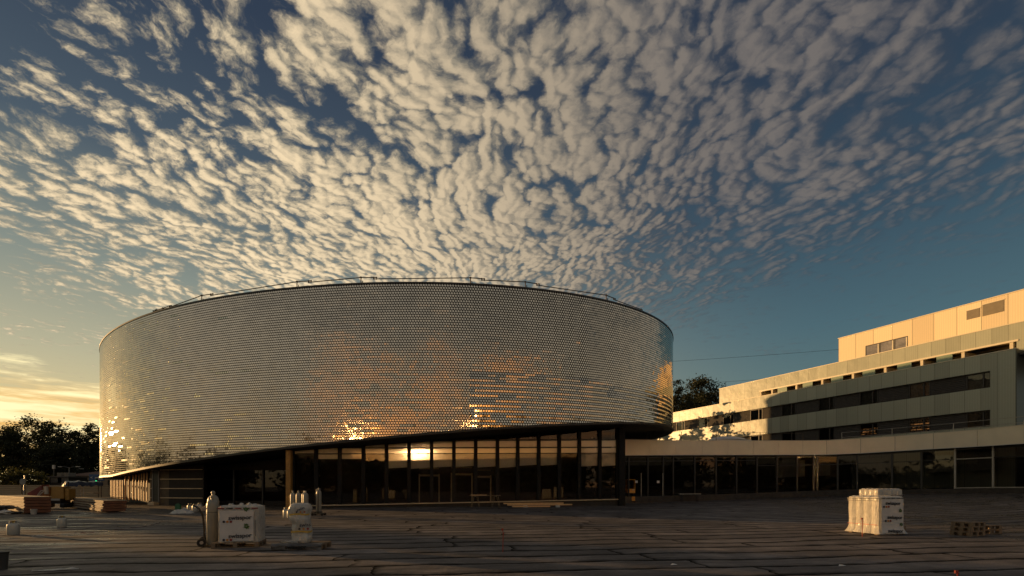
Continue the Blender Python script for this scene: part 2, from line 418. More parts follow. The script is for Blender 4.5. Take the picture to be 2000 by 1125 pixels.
# ------------------------------------------------------------------ ground
def gh(x, y):
    "the deck rises gently towards the low wing on the right"
    q = max(0.0, min(1.15, (x-8)/30))
    return .9*q*q*max(0.0, min(1.0, (y-8)/16))
def build_ground():
    xs = [-900, -400, -200, -120, -80, -60, -50]+[-44+2*i for i in range(52)]+[64, 80, 120, 200, 400, 900]
    ys = [-900, -300, -120, -60, -30, -15]+[-8+2*i for i in range(46)]+[90, 110, 150, 220, 400, 900, 2000]
    mb = MB(); n = len(xs)
    vs = [(x, y, gh(x, y)) for y in ys for x in xs]
    fs = [(j*n+i, j*n+i+1, (j+1)*n+i+1, (j+1)*n+i) for j in range(len(ys)-1) for i in range(n-1)]
    mb.add(vs, fs)
    m = bpy.data.materials.new('roofing_felt_ground'); m.use_nodes = True
    nt = m.node_tree; g = NT(nt); b = nt.nodes['Principled BSDF']
    tc = g.node('ShaderNodeTexCoord').outputs['Object']
    X, Y, _ = g.xyz(tc)
    w1, w1c = g.noise(tc, .22, 3, .55); w2, _ = g.noise(tc, 1.4, 3, .6); w3, w3c = g.noise(tc, 9.0, 5, .65)
    a = R(8.0)
    u = g.m('ADD', g.m('MULTIPLY', X, cos(a)), g.m('MULTIPLY', Y, sin(a)))
    v = g.m('SUBTRACT', g.m('MULTIPLY', Y, cos(a)), g.m('MULTIPLY', X, sin(a)))
    v = g.m('ADD', v, g.m('MULTIPLY', g.m('SUBTRACT', w1, .5), 1.3))
    v = g.m('ADD', v, g.m('MULTIPLY', g.m('SUBTRACT', w2, .5), .16))
    row = g.m('FLOOR', v); fv = g.m('FRACT', v)
    wn = g.node('ShaderNodeTexWhiteNoise', noise_dimensions='1D'); nt.links.new(row, wn.inputs['W'])
    rnd = wn.outputs['Value']
    uu = g.m('DIVIDE', g.m('ADD', g.m('ADD', u, g.m('MULTIPLY', rnd, 40.0)), g.m('MULTIPLY', w2, .6)), 6.5)
    fu = g.m('FRACT', uu)
    wid = g.m('ADD', .17, g.m('MULTIPLY', g.mapr(w2, .38, .66), .22))
    seam = g.mapr(fv, 0.0, wid, 1.0, 0.0)  # dark joint, painted wide enough to take in its shadow
    lap_shade = g.m('MULTIPLY', g.mapr(fv, 0.0, .42, 1.0, 0.0), g.mapr(w2, .35, .65, .35, 1.0))  # soft shade beside the joint, painted into the felt colour
    cross = g.m('MULTIPLY', g.mapr(fu, .0, .030, 1.0, 0.0), g.mapr(w2, .3, .5))
    seam = g.m('MAXIMUM', seam, cross)
    wnc = g.node('ShaderNodeTexWhiteNoise', noise_dimensions='2D')
    nt.links.new(g.comb(row, g.m('FLOOR', uu)), wnc.inputs['Vector'])
    piece = wnc.outputs['Value']
    feltk = g.m('ADD', .72, g.m('ADD', g.m('MULTIPLY', piece, .42), g.m('MULTIPLY', g.m('SUBTRACT', w3, .5), .5)))
    feltk = g.m('MULTIPLY', feltk, g.mapr(w1, .3, .7, .8, 1.15))
    stk, _ = g.noise(g.comb(g.m('MULTIPLY', u, .35), g.m('MULTIPLY', v, 4.5), 0.0), 1.0, 5, .65)
    feltk = g.m('MULTIPLY', feltk, g.mapr(stk, .30, .70, .60, 1.35, False))
    gr, _ = g.noise(tc, 38.0, 3, .7)
    feltk = g.m('MULTIPLY', feltk, g.mapr(gr, .3, .7, .62, 1.38, False))
    wp, _ = g.noise(tc, .55, 5, .65)
    feltk = g.m('MULTIPLY', feltk, g.mapr(wp, .42, .66, .72, 1.35))
    felt = g.v('SCALE', (.172, .146, .129), scale=feltk)
    felt = g.mix(g.m('MULTIPLY', lap_shade, .72), felt, (.022, .018, .015))
    felt = g.mix(g.m('POWER', seam, .6), felt, (.004, .0035, .003))
    # bare screed of the yard on the left, wet patches at both sides
    line = g.m('SUBTRACT', g.m('ADD', g.m('MULTIPLY', Y, 1.0), g.m('MULTIPLY', g.m('SUBTRACT', w2, .5), 5.0)), g.m('ADD', 32.0, g.m('MULTIPLY', g.m('ADD', X, 16.0), 1.15)))
    line = g.m('ADD', line, g.m('MULTIPLY', g.m('SUBTRACT', w1, .5), 9.0))
    yard = g.m('MULTIPLY', g.mapr(line, -.4, .4), g.mapr(X, -14.0, -11.0, 1.0, 0.0))
    streak, _ = g.noise(g.comb(g.m('MULTIPLY', u, .22), g.m('MULTIPLY', v, 1.6), 0.0), 1.0, 4, .6)
    yardc = g.v('SCALE', (.070, .055, .042), scale=g.mapr(w3, .2, .8, .6, 1.35, False))
    col = g.mix(yard, felt, yardc)
    rightz = g.mapr(g.m('SUBTRACT', X, g.m('MULTIPLY', Y, .30)), 7.5, 11.0)
    rp = g.m('MULTIPLY', rightz, g.mapr(streak, .44, .56))
    col = g.mix(g.m('MULTIPLY', rp, .75), col, (.105, .082, .058))
    dark = g.m('MULTIPLY', rightz, g.mapr(w2, .50, .62))
    col = g.mix(g.m('MULTIPLY', dark, .85), col, (.010, .008, .007))
    g.link(col, b.inputs['Base Color'])
    wet = g.m('MAXIMUM', g.m('MULTIPLY', g.mapr(X, -6.0, -14.0), g.mapr(streak, .52, .60)), dark)
    rough = g.m('ADD', g.mapr(w3, .3, .7, .62, .85), g.m('MULTIPLY', wet, -.45))
    g.link(rough, b.inputs['Roughness']); g.link(g.m('MULTIPLY', g.m('SUBTRACT', 1.0, g.m('MAXIMUM', seam, g.m('MULTIPLY', lap_shade, .6))), .42), b.inputs['Specular IOR Level'])
    hgt = g.m('ADD', g.m('MULTIPLY', g.mapr(fv, 0.0, .10, 0.0, 1.0), .5), g.m('ADD', g.m('MULTIPLY', w3, .35), g.m('MULTIPLY', w2, .7)))
    bn = g.node('ShaderNodeBump'); bn.inputs['Strength'].default_value = .8; bn.inputs['Distance'].default_value = .04
    nt.links.new(hgt, bn.inputs['Height']); nt.links.new(bn.outputs[0], b.inputs['Normal'])
    o = mb.build('ground', m, smooth=True); kind(o, 'structure')
build_ground()
# ------------------------------------------------------------------ the round hall
EA, EB, EROT, ECX, ECY = 34.6, 23.37, -.43283, -16.646, 59.963
RIM = 15.8
def ell(t, off=0.0):
    "point on the plan ellipse, its outward normal"
    ca, sa = cos(EROT), sin(EROT)
    x, y = EA*cos(t), EB*sin(t)
    nx, ny = cos(t)/EA, sin(t)/EB
    L = sqrt(nx*nx+ny*ny); nx /= L; ny /= L
    x += nx*off; y += ny*off
    return Vector((ECX+x*ca-y*sa, ECY+x*sa+y*ca, 0)), Vector((nx*ca-ny*sa, nx*sa+ny*ca, 0))
def zb(x):
    return max(2.55, min(7.05, 5.78+.088*x)) if x < 14 else 7.0
def hit(px, off=0.0):
    "where the sight line through a photo column meets the front of the hall"
    d = Vector(((px-1000)/F, 1.0)); ca, sa = cos(EROT), sin(EROT)
    A_, B_ = EA+off, EB+off
    o = Vector((-ECX*ca-ECY*sa, ECX*sa-ECY*ca)); e = Vector((d.x*ca+d.y*sa, -d.x*sa+d.y*ca))
    qa = (e.x/A_)**2+(e.y/B_)**2; qb = 2*(o.x*e.x/A_**2+o.y*e.y/B_**2); qc = (o.x/A_)**2+(o.y/B_)**2-1
    s_ = (-qb-sqrt(max(qb*qb-4*qa*qc, 0)))/(2*qa)
    q = o+e*s_
    return Vector((d.x*s_, s_, 0)), atan2(q.y/B_, q.x/A_)
hall = thing('round_hall', 'big oval hall clad in rows of shiny metal discs above a dark glass ground floor', 'building', (ECX, ECY, 0))
def build_discs():
    rng = random.Random(3)
    pitch, rp, rad = .186, .178, .0765
    t0, t1 = R(-131), R(17)
    ts = [t0]; acc = [0.0]; N = 6000
    prev = ell(t0)[0]
    for i in range(1, N+1):
        t = t0+(t1-t0)*i/N; p = ell(t)[0]; acc.append(acc[-1]+(p-prev).length); ts.append(t); prev = p
    total = acc[-1]; cols = int(total/pitch)
    def tat(s):
        lo, hi = 0, N
        while hi-lo > 1:
            m = (lo+hi)//2
            if acc[m] <= s: lo = m
            else: hi = m
        f = (s-acc[lo])/(acc[hi]-acc[lo]); return ts[lo]+(ts[hi]-ts[lo])*f
    cache = {}
    for i in range(2*cols+1):
        p, n = ell(tat(min(i*pitch/2, total))); cache[i] = (p, n, Vector((-n.y, n.x, 0)))
    vs, fs = [], []; K = 8
    cs = [(cos(2*pi*k/K+.39), sin(2*pi*k/K+.39)) for k in range(K)]
    up = Vector((0, 0, 1))
    rows = int((RIM-.12-2.4)/rp)
    paneltilt = {}
    for r in range(rows):
        z = RIM-.16-r*rp
        par = r & 1
        run = 0; runt = 0.0; flat = False
        for c in range(cols):
            p, n, tg = cache[2*c+par]
            zl = zb(p.x)+.015
            if z < zl+.005: continue
            key = (c//14, r//9)
            if key not in paneltilt: paneltilt[key] = (rng.gauss(0, .32), rng.gauss(0, .6))
            pt, py_ = paneltilt[key]
            # every disc is turned a little to the right; runs of discs are left flat and mirror the low sky
            if run <= 0:
                X = p.x; q = .012
                if X > -3 and z < 9.6+.5*mnoise.noise((X*.3, 0, 5)): q = .90 if par else .03
                elif X > 3: q = .035
                elif X > -13 and z < 11: q = .30 if par and z < 9.5 else .05
                elif X < -22 and z < 10.5: q = (.10 if z < 9 else .04) if par or X < -30 else .03
                elif X < -12 and z < 8: q = .10 if par else .02
                flat = rng.random() < q; run = rng.randint(1, 7)
                runt = rng.gauss(0, .8)-(1.2 if flat and X > -13 else 0)
            run -= 1
            yw = -9.0*max(0.0, min(1.0, (p.x-6.0)/6.0)) if flat else 18.0+rng.gauss(0, 1.6)*max(0.0, min(1.0, (p.x+1)/5.0))-8.0*max(0.0, min(1.0, (p.x+1.0)/6.0))-24.0*max(0.0, min(1.0, (p.x-5.0)/7.0))
            pitch_t = R(pt+rng.gauss(0, .35)+runt*.6)
            if p.x > -3 and z < 9.6+.5*mnoise.noise((p.x*.3, 0, 5)): pitch_t += R(-1.6 if flat else 5.0)
            yaw = R(py_+yw+rng.gauss(0, .8))
            nn = (n*cos(yaw)+tg*sin(yaw)).normalized(); t2 = up.cross(nn).normalized()
            u2 = (up*cos(pitch_t)-nn*sin(pitch_t))
            b0 = len(vs); q = p+up*z
            for cx, sy in cs:
                w = q+t2*(cx*rad)+u2*(sy*rad)
                vs.append((w.x-ECX, w.y-ECY, max(w.z, zl)))
            fs.append(tuple(range(b0, b0+K)))
    me = bpy.data.meshes.new('disc_cladding'); me.from_pydata(vs, [], fs); me.update()
    m = mat('polished_disc_metal', (.66, .59, .50), .11, 1.0, .10, 1.3)
    me.materials.append(m)
    o = bpy.data.objects.new('disc_cladding', me); COL.objects.link(o); o.parent = hall
build_discs()
def ring(name, m, o0, z0, o1, z1, n=220, smooth=True):
    "band round the hall between two offsets; heights may follow x"
    mb = MB(); vs = []
    for i in range(n):
        t = 2*pi*i/n
        for off, z in ((o0, z0), (o1, z1)):
            p, nn = ell(t, off); vs.append((p.x, p.y, z(p.x) if callable(z) else z))
    fs = [(2*i, 2*((i+1) % n), 2*((i+1) % n)+1, 2*i+1) for i in range(n)]
    mb.add(vs, fs); return mb.build(name, m, hall, smooth=smooth)
SKINB = mat('cladding_backing', (.010, .009, .008), .7, 0, .2)
ring('backing_wall', SKINB, -.10, lambda x: zb(x)+.02, -.10, RIM-.05)
def coping():
    mb = MB(); n = 260; vs = []
    for i in range(n):
        t = 2*pi*i/n
        for off, z in ((.06, RIM-.07), (.06, RIM+.05), (-.45, RIM+.05), (-.45, RIM-.4)):
            p, nn = ell(t, off); vs.append((p.x, p.y, z))
    fs = [(4*i+k, 4*((i+1) % n)+k, 4*((i+1) % n)+k+1, 4*i+k+1) for i in range(n) for k in range(3)]
    mb.add(vs, fs); mb.build('coping', DARKF, hall)
coping()
def cap(name, m, off, z, n=120):
    mb = MB(); vs = []
    for i in range(n):
        p, _ = ell(2*pi*i/n, off); vs.append((p.x, p.y, z(p.x) if callable(z) else z))
    mb.add(vs, [tuple(range(n))]); return mb.build(name, m, hall)
cap('roof', mat('roof_felt', (.06, .06, .06), .9), -.4, RIM-.3)
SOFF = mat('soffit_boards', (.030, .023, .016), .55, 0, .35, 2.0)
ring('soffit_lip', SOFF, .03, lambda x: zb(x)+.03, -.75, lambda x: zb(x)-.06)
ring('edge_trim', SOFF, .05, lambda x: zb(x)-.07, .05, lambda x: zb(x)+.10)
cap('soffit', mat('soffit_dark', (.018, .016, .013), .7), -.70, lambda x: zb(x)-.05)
# lifeline rods along the rim
def rim_rail():
    o = thing('lifeline_rail', 'thin jointed metal rail standing on the rim of the oval hall', 'rail', (ECX, ECY, RIM))
    pxs = [300, 318, 394, 580, 705, 919, 1026, 1184, 1252]
    pts = []
    m = mat('rail_metal', (.10, .08, .06), .5, .5)
    for q in pxs:
        p, t = hit(q, -.25); hgt = .50 if 330 < q < 1200 else .26
        pts.append(Vector((p.x, p.y, RIM+.04+hgt)))
        b = MB(); b.tube([(p.x, p.y, RIM+.03), (p.x, p.y, RIM+.06+hgt)], .036, 6); b.tube([(p.x+.12, p.y, RIM+.03), (p.x+.10, p.y, RIM+.30)], .03, 6)
        b.box((p.x, p.y, RIM+.04+hgt), (.10, .10, .10))
        b.build('post', m, o)
    for a, b_ in zip(pts, pts[1:]):
        d = (b_-a); L = d.length; d.normalize()
        mb = MB(); mid = a+d*min(.9, L*.2)
        mb.tube([a-d*.1, mid+d*.25], .034, 6)
        lo = Vector((0, 0, -.10 if L > 2 else 0))
        mb.tube([mid+lo, b_+d*.1], .032, 6); mb.box(mid+lo*.5, (.07, .07, .18)); mb.box(mid+d*.2+lo*.5, (.05, .05, .2))
        mb.build('rod', m, o)
rim_rail()
# ---- glazed front under the overhang
GL = glass_mat('front_glass', .62, .015, .95, 1.5, .035, .35)
FZ0, FZ1, FP0, FP1 = 36.8, 40.6, 618.0, 1206.0     # depth at the first and last mullion
FA = Vector(((FP0-1000)/F*FZ0, FZ0, 0)); FB = Vector(((FP1-1000)/F*FZ1, FZ1, 0))
FD = (FB-FA).normalized(); FN = Vector((FD.y, -FD.x, 0))       # FN looks at the viewer
def fpt(px):
    "plan point on the glazed front seen in a photo column"
    k = (px-1000)/F
    s_ = (k*FA.y-FA.x)/(FD.x-k*FD.y); return FA+FD*s_
def fz(px, y0, y1, p0=626.0, p1=1170.0):
    "height of a line that passes photo rows y0 at p0 and y1 at p1 on the glazed front"
    z0 = EYE+(HOR-y0)/F*fpt(p0).y; z1 = EYE+(HOR-y1)/F*fpt(p1).y
    f = ((fpt(px)-fpt(p0)).length*(1 if px > p0 else -1))/(fpt(p1)-fpt(p0)).length
    return z0+(z1-z0)*f
MUL = [572, 618, 664, 710, 755, 799, 843, 886.5, 929, 971.5, 1011, 1052, 1092, 1131, 1171, 1206]
SPAN = mat('spandrel_panel', (.62, .51, .33), .05, 0, .08, 1.0, spec=.9)
BLIND = mat('roller_blind', (.78, .72, .54), .75, 0, .15, 6.0, stretch=(8, 8, .5))
BAR = mat('blind_bar', (.75, .68, .52), .4)
CAPL = mat('plinth_capping', (.55, .44, .28), .35, 0, .15)
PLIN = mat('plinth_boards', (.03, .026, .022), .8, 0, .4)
MULM = mat('mullion_black', (.010, .009, .008), .7, 0, .3, spec=.2)
def soff(p):
    return zb(p.x)-.12
def front():
    for i, q in enumerate(MUL):
        p = fpt(q); z1 = soff(p)
        mb = MB(); c = p+FN*.02
        w = .27 if i not in (0, len(MUL)-1) else .26
        z0 = fz(q, 986, 974.7)
        mb.box((c.x, c.y, (z0+z1)/2), (w, .30, z1-z0), atan2(FD.y, FD.x))
        mb.build('mullion', MULM, hall)
    for i, (a, b) in enumerate(zip(MUL, MUL[1:])):
        pa, pb = fpt(a), fpt(b); ga, gb = pa+FD*.10-FN*.02, pb-FD*.10-FN*.02
        z0a, z0b = fz(a, 986, 974.7), fz(b, 986, 974.7)
        sa, sb = fz(a, 886.4, 884.8), fz(b, 886.4, 884.8)
        ta, tb = fz(a, 875.0, 873.6), fz(b, 875.0, 873.6)
        ua, ub = fz(a, 863.0, 860.5), fz(b, 863.0, 860.5)
        ha, hb = min(soff(pa), 9), min(soff(pb), 9)
        left = i < 3
        def pan(name, m, za, zb_, za2, zb2, off=0.0):
            A, B = ga+FN*off, gb+FN*off
            mb = MB(); mb.quad((A.x, A.y, za), (B.x, B.y, zb_), (B.x, B.y, zb2), (A.x, A.y, za2))
            return mb.build(name, m, hall)
        # glass from the plinth up to the spandrel, each pane its own
        pan('window_pane', GL, z0a+.03, z0b+.03, sa-.04, sb-.04)
        if left:
            la, lb = fz(a, 896.5, 895), fz(b, 896.5, 895)
            if i < 2 or True:
                pan('spandrel_panel', SPAN, la, lb, sa-.05, sb-.05, .03) if i in (1, 2) else None
            if ha > sa+.1:
                pan('spandrel_panel', SPAN, sa+.05, sb+.05, min(ta+.02, ha), min(tb+.02, hb))
        else:
            pan('spandrel_panel', SPAN, sa+.02, sb+.02, ta-.06, tb-.06)
            if ha > ta+.1: pan('spandrel_panel', SPAN, ta+.05, tb+.05, min(ua, ha), min(ub, hb))
        if ha > ua+.25: pan('window_pane', GL, ua+.14, ub+.14, ha, hb)
        for (x, y, hgt, d) in ((sa, sb, .05, .10), (ta, tb, .07, .16), (ua+.07, ub+.07, .12, .14), (z0a, z0b, .05, .12)):
            if x < ha: MB().beam((ga.x, ga.y, x), (gb.x, gb.y, y), d, hgt).build('transom', DARKF, hall)
        if 755 <= a < 1080 or a >= 1131:
            drop = [912, 913, 911, 910, 911, 912, 908, 908, 909, 910, 910, 908, 906][max(0, i-4)]
            ba, bb = fz(a, drop+2, drop), fz(b, drop, drop-2)
            o = pan('roller_blind', BLIND, ba, bb, sa-.03, sb-.03, -.16)
            A, B = ga-FN*.16, gb-FN*.16
            m2 = MB(); m2.beam((A.x, A.y, ba-.02), (B.x, B.y, bb-.02), .03, .04); m2.build('blind_bar', BAR, o)
    # capping and plinth
    a, b = fpt(572), fpt(1206)
    mb = MB(); off = FN*.12
    za, zb_ = fz(572, 987.2, 975.9), fz(1206, 987.2, 975.9)
    mb.beam((a.x+off.x, a.y+off.y, za), (b.x+off.x, b.y+off.y, zb_), .30, .06)
    mb.build('plinth_capping', CAPL, hall)
    mb = MB(); d = 14
    vs = []
    for k in range(d+1):
        p = a+(b-a)*k/d+FN*.06; z = za+(zb_-za)*k/d-.04
        vs += [(p.x, p.y, -.2), (p.x, p.y, z)]
    mb.add(vs, [(2*k, 2*k+2, 2*k+3, 2*k+1) for k in range(d)])
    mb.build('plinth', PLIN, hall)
    # columns at both ends
    c = fpt(570)+FN*.7; mb = MB(); mb.box((c.x, c.y, soff(c)/2), (.34, .34, soff(c))); mb.build('column', mat('orange_brown_column', (.34, .17, .035), .6, 0, .3), hall)  # left column in one even orange-brown tone
    c = fpt(1211); mb = MB(); mb.box((c.x+.02, c.y, 3.1), (.5, .9, 6.6), atan2(FD.y, FD.x)); mb.build('column', MULM, hall)
    # room behind the glass, its dimness put into near-black wall and floor colours
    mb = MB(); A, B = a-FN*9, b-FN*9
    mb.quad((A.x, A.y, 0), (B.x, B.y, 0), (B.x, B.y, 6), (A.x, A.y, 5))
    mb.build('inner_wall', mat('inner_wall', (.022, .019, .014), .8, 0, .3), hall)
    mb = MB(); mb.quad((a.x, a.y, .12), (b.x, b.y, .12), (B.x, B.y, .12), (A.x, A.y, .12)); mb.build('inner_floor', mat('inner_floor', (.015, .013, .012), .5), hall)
    fr = mat('inner_door_frame', (.55, .43, .25), .5)
    for q, w, h in ((838, 1.6, 2.5), (905, 1.7, 2.6), (950, 1.2, 2.4)):
        p = fpt(q)-FN*2.2; mb = MB()
        for sx in (-1, 1):
            e = p+FD*sx*w/2; mb.box((e.x, e.y, .12+h/2), (.10, .08, h), atan2(FD.y, FD.x))
        mb.beam(p-FD*w/2+Vector((0, 0, h)), p+FD*w/2+Vector((0, 0, h)), .08, .14)
        mb.beam(p-FD*w/2+Vector((0, 0, h+.55)), p+FD*w/2+Vector((0, 0, h+.55)), .08, .08)
        mb.build('inner_door_frame', fr, hall)
    LAMP = mat('ceiling_spot', (.9, .85, .7), .3)
    for q in (1003, 1042, 1082, 1124, 1166):
        p = fpt(q)-FN*1.2; mb = MB(); mb.lathe((p.x, p.y, fz(q, 853.5, 853)), [(.08, 0), (.09, .05), (.03, .12)], 8); mb.build('ceiling_spot', LAMP, hall)
front()
# ---- recess and timber framed wall on the left
def left_base():
    def pt(px, Z): return Vector(((px-1000)/F*Z, Z, 0))
    A, B, C, D = pt(214, 47.5), pt(252, 45.0), pt(293, 42.6), pt(398, 41.2)
    E_, G = pt(403, 43.5), pt(572, 41.8)
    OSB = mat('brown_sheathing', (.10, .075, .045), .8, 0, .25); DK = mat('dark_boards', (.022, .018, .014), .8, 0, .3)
    BAT = mat('pale_batten', (.58, .44, .27), .6); STUD = mat('timber_stud', (.62, .36, .15), .65, 0, .2)
    def wall(name, p, q, z0, z1, m):
        mb = MB(); mb.quad((p.x, p.y, z0), (q.x, q.y, z0), (q.x, q.y, z1(q.x) if callable(z1) else z1), (p.x, p.y, z1(p.x) if callable(z1) else z1)); return mb.build(name, m, hall)
    top = lambda x: zb(x)-.07
    mid = C+(D-C)*.36
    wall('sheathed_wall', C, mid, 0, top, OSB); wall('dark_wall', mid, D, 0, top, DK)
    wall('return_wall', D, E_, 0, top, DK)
    # back of the open timber frame
    back = Vector((.7, .9, 0))
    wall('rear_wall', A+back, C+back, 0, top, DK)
    for q, w in ((216.5, .05), (219, .06), (221.8, .05), (224.5, .07), (227.6, .05), (230.3, .06), (233.4, .05), (236.6, .06), (239.6, .05), (244.6, .11), (252, .12), (260, .09), (265.4, .07), (271.5, .05), (276.5, .06), (281.6, .08), (287.2, .07)):
        k_ = (q-1000)/F
        P0, P1 = (A, B) if q < 252 else (B, C)
        e = P1-P0; s_ = (k_*P0.y-P0.x)/(e.x-k_*e.y); p = P0+e*s_
        h = top(p.x)-.05 if q > 240 else EYE+(HOR-938)/F*p.y
        MB().box((p.x, p.y, h/2+.1), (w, .12, h-.2), .9).build('timber_stud', STUD, hall)
    mb = MB(); mb.beam(A+Vector((0, 0, .25)), B+Vector((0, 0, .25)), .2, .2); mb.beam(B+Vector((0, 0, .25)), C+Vector((0, 0, .25)), .2, .2); mb.build('sole_plate', DK, hall)
    nn = Vector(((D-C).y, -(D-C).x, 0)).normalized(); dd = (D-C).normalized()
    for zz in (.62, 1.42, 2.22, 3.02):
        for s0, s1 in ((0.0, .06), (.20, .985)):
            p, q = C+(D-C)*s0+nn*.04, C+(D-C)*s1+nn*.04
            mb = MB(); mb.beam(p+Vector((0, 0, zz)), q+Vector((0, 0, zz)), .05, .07); mb.build('batten', BAT, hall)
    p = C+(D-C)*.13+nn*.06; L = (D-C).length
    mb = MB(); mb.box((p.x, p.y, 1.55), (L*.10, .08, 2.6), atan2(dd.y, dd.x)); dr = mb.build('door', BLACK, hall)
    mb = MB()
    for sx in (-1, 1):
        e = p+dd*sx*L*.058; mb.box((e.x, e.y, 1.6), (.09, .14, 2.75), atan2(dd.y, dd.x))
    e = p+Vector((0, 0, 2.95)); mb.beam(e-dd*L*.058, e+dd*L*.058, .14, .1); mb.build('frame', mat('door_frame_grey', (.16, .15, .14), .5), dr)
    e = p+nn*.25; mb = MB(); mb.box((e.x, e.y, .14), (L*.115, .5, .26), atan2(dd.y, dd.x)); mb.build('door_step', BAT, hall)
    # recessed dark glass
    gtop = lambda x: EYE+(HOR-918)/F*43
    wall('lintel_wall', E_, G, gtop(0), top, DK)
    for k in range(3):
        p, q = E_+(G-E_)*(k/3+.008), E_+(G-E_)*((k+1)/3-.008)
        wall('window_pane', p, q, .35, gtop(0)-.05, GL)
        mb = MB(); e = E_+(G-E_)*(k/3); mb.box((e.x, e.y-.05, gtop(0)/2), (.12, .18, gtop(0))); mb.build('mullion', DARKF, hall)
    wall('sill_wall', E_, G, 0, .35, DK)
    wall('inner_wall', E_+Vector((0, 5, 0)), G+Vector((0, 5, 0)), 0, 4.5, DARKWALL)
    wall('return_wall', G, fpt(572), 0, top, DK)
    # closing walls round the back so that nothing shows through under the overhang
    pts = [A+back]+[ell(R(t), -6)[0] for t in (170, 120, 80, 40, 10, -12)]+[fpt(1211)-FN*2]
    mb = MB(); vs = []
    for p in pts: vs += [(p.x, p.y, 0), (p.x, p.y, zb(p.x))]
    mb.add(vs, [(2*k, 2*k+2, 2*k+3, 2*k+1) for k in range(len(pts)-1)]); mb.build('rear_wall', DARKWALL, hall)
left_base()
# ------------------------------------------------------------------ low glazed wing on the right
WPX = [1190, 1217, 1268, 1320, 1371.5, 1422, 1471.5, 1520.5, 1568, 1614.5, 1681, 1748, 1823, 1909, 2000, 2110, 2240]
WZ = [45.8, 46.2, 47.6, 48.8, 49.6, 50, 50.3, 50.5, 50.5, 50.0, 48.6, 47.0, 44.8, 42.0, 38.6, 34.8, 30.5]
WT = [859, 859, 860, 861, 861.2, 861.2, 861.2, 861.2, 861.2, 860.6, 857, 852.6, 846.3, 839.6, 830, 817, 800]
WB = [889, 889, 888.8, 888.5, 888.4, 888.3, 888.2, 888, 887.9, 887.6, 885, 881, 876.4, 871.6, 866, 858, 847]
def wpt(px):
    "plan point of the fascia and its top and bottom height in a photo column"
    for i in range(len(WPX)-1):
        if px <= WPX[i+1] or i == len(WPX)-2:
            f = (px-WPX[i])/(WPX[i+1]-WPX[i]); l = lambda a: a[i]+(a[i+1]-a[i])*f
            Z = l(WZ); return Vector(((px-1000)/F*Z, Z, 0)), EYE+(HOR-l(WT))/F*Z, EYE+(HOR-l(WB))/F*Z
def wn(px):
    a, b = wpt(px-8)[0], wpt(px+8)[0]; d = (b-a).normalized(); return Vector((d.y, -d.x, 0)), d
wing = thing('low_wing', 'long low curved wing with pale panel fascia over dark glazing, joined to the oval hall', 'building', tuple(wpt(1500)[0]))
FASC = mat('fascia_panel', (.80, .70, .52), .5, 0, .07, .8, spec=.4)
GLW = glass_mat('wing_glass', .38, .02, .85, 1.5, .10, .3)
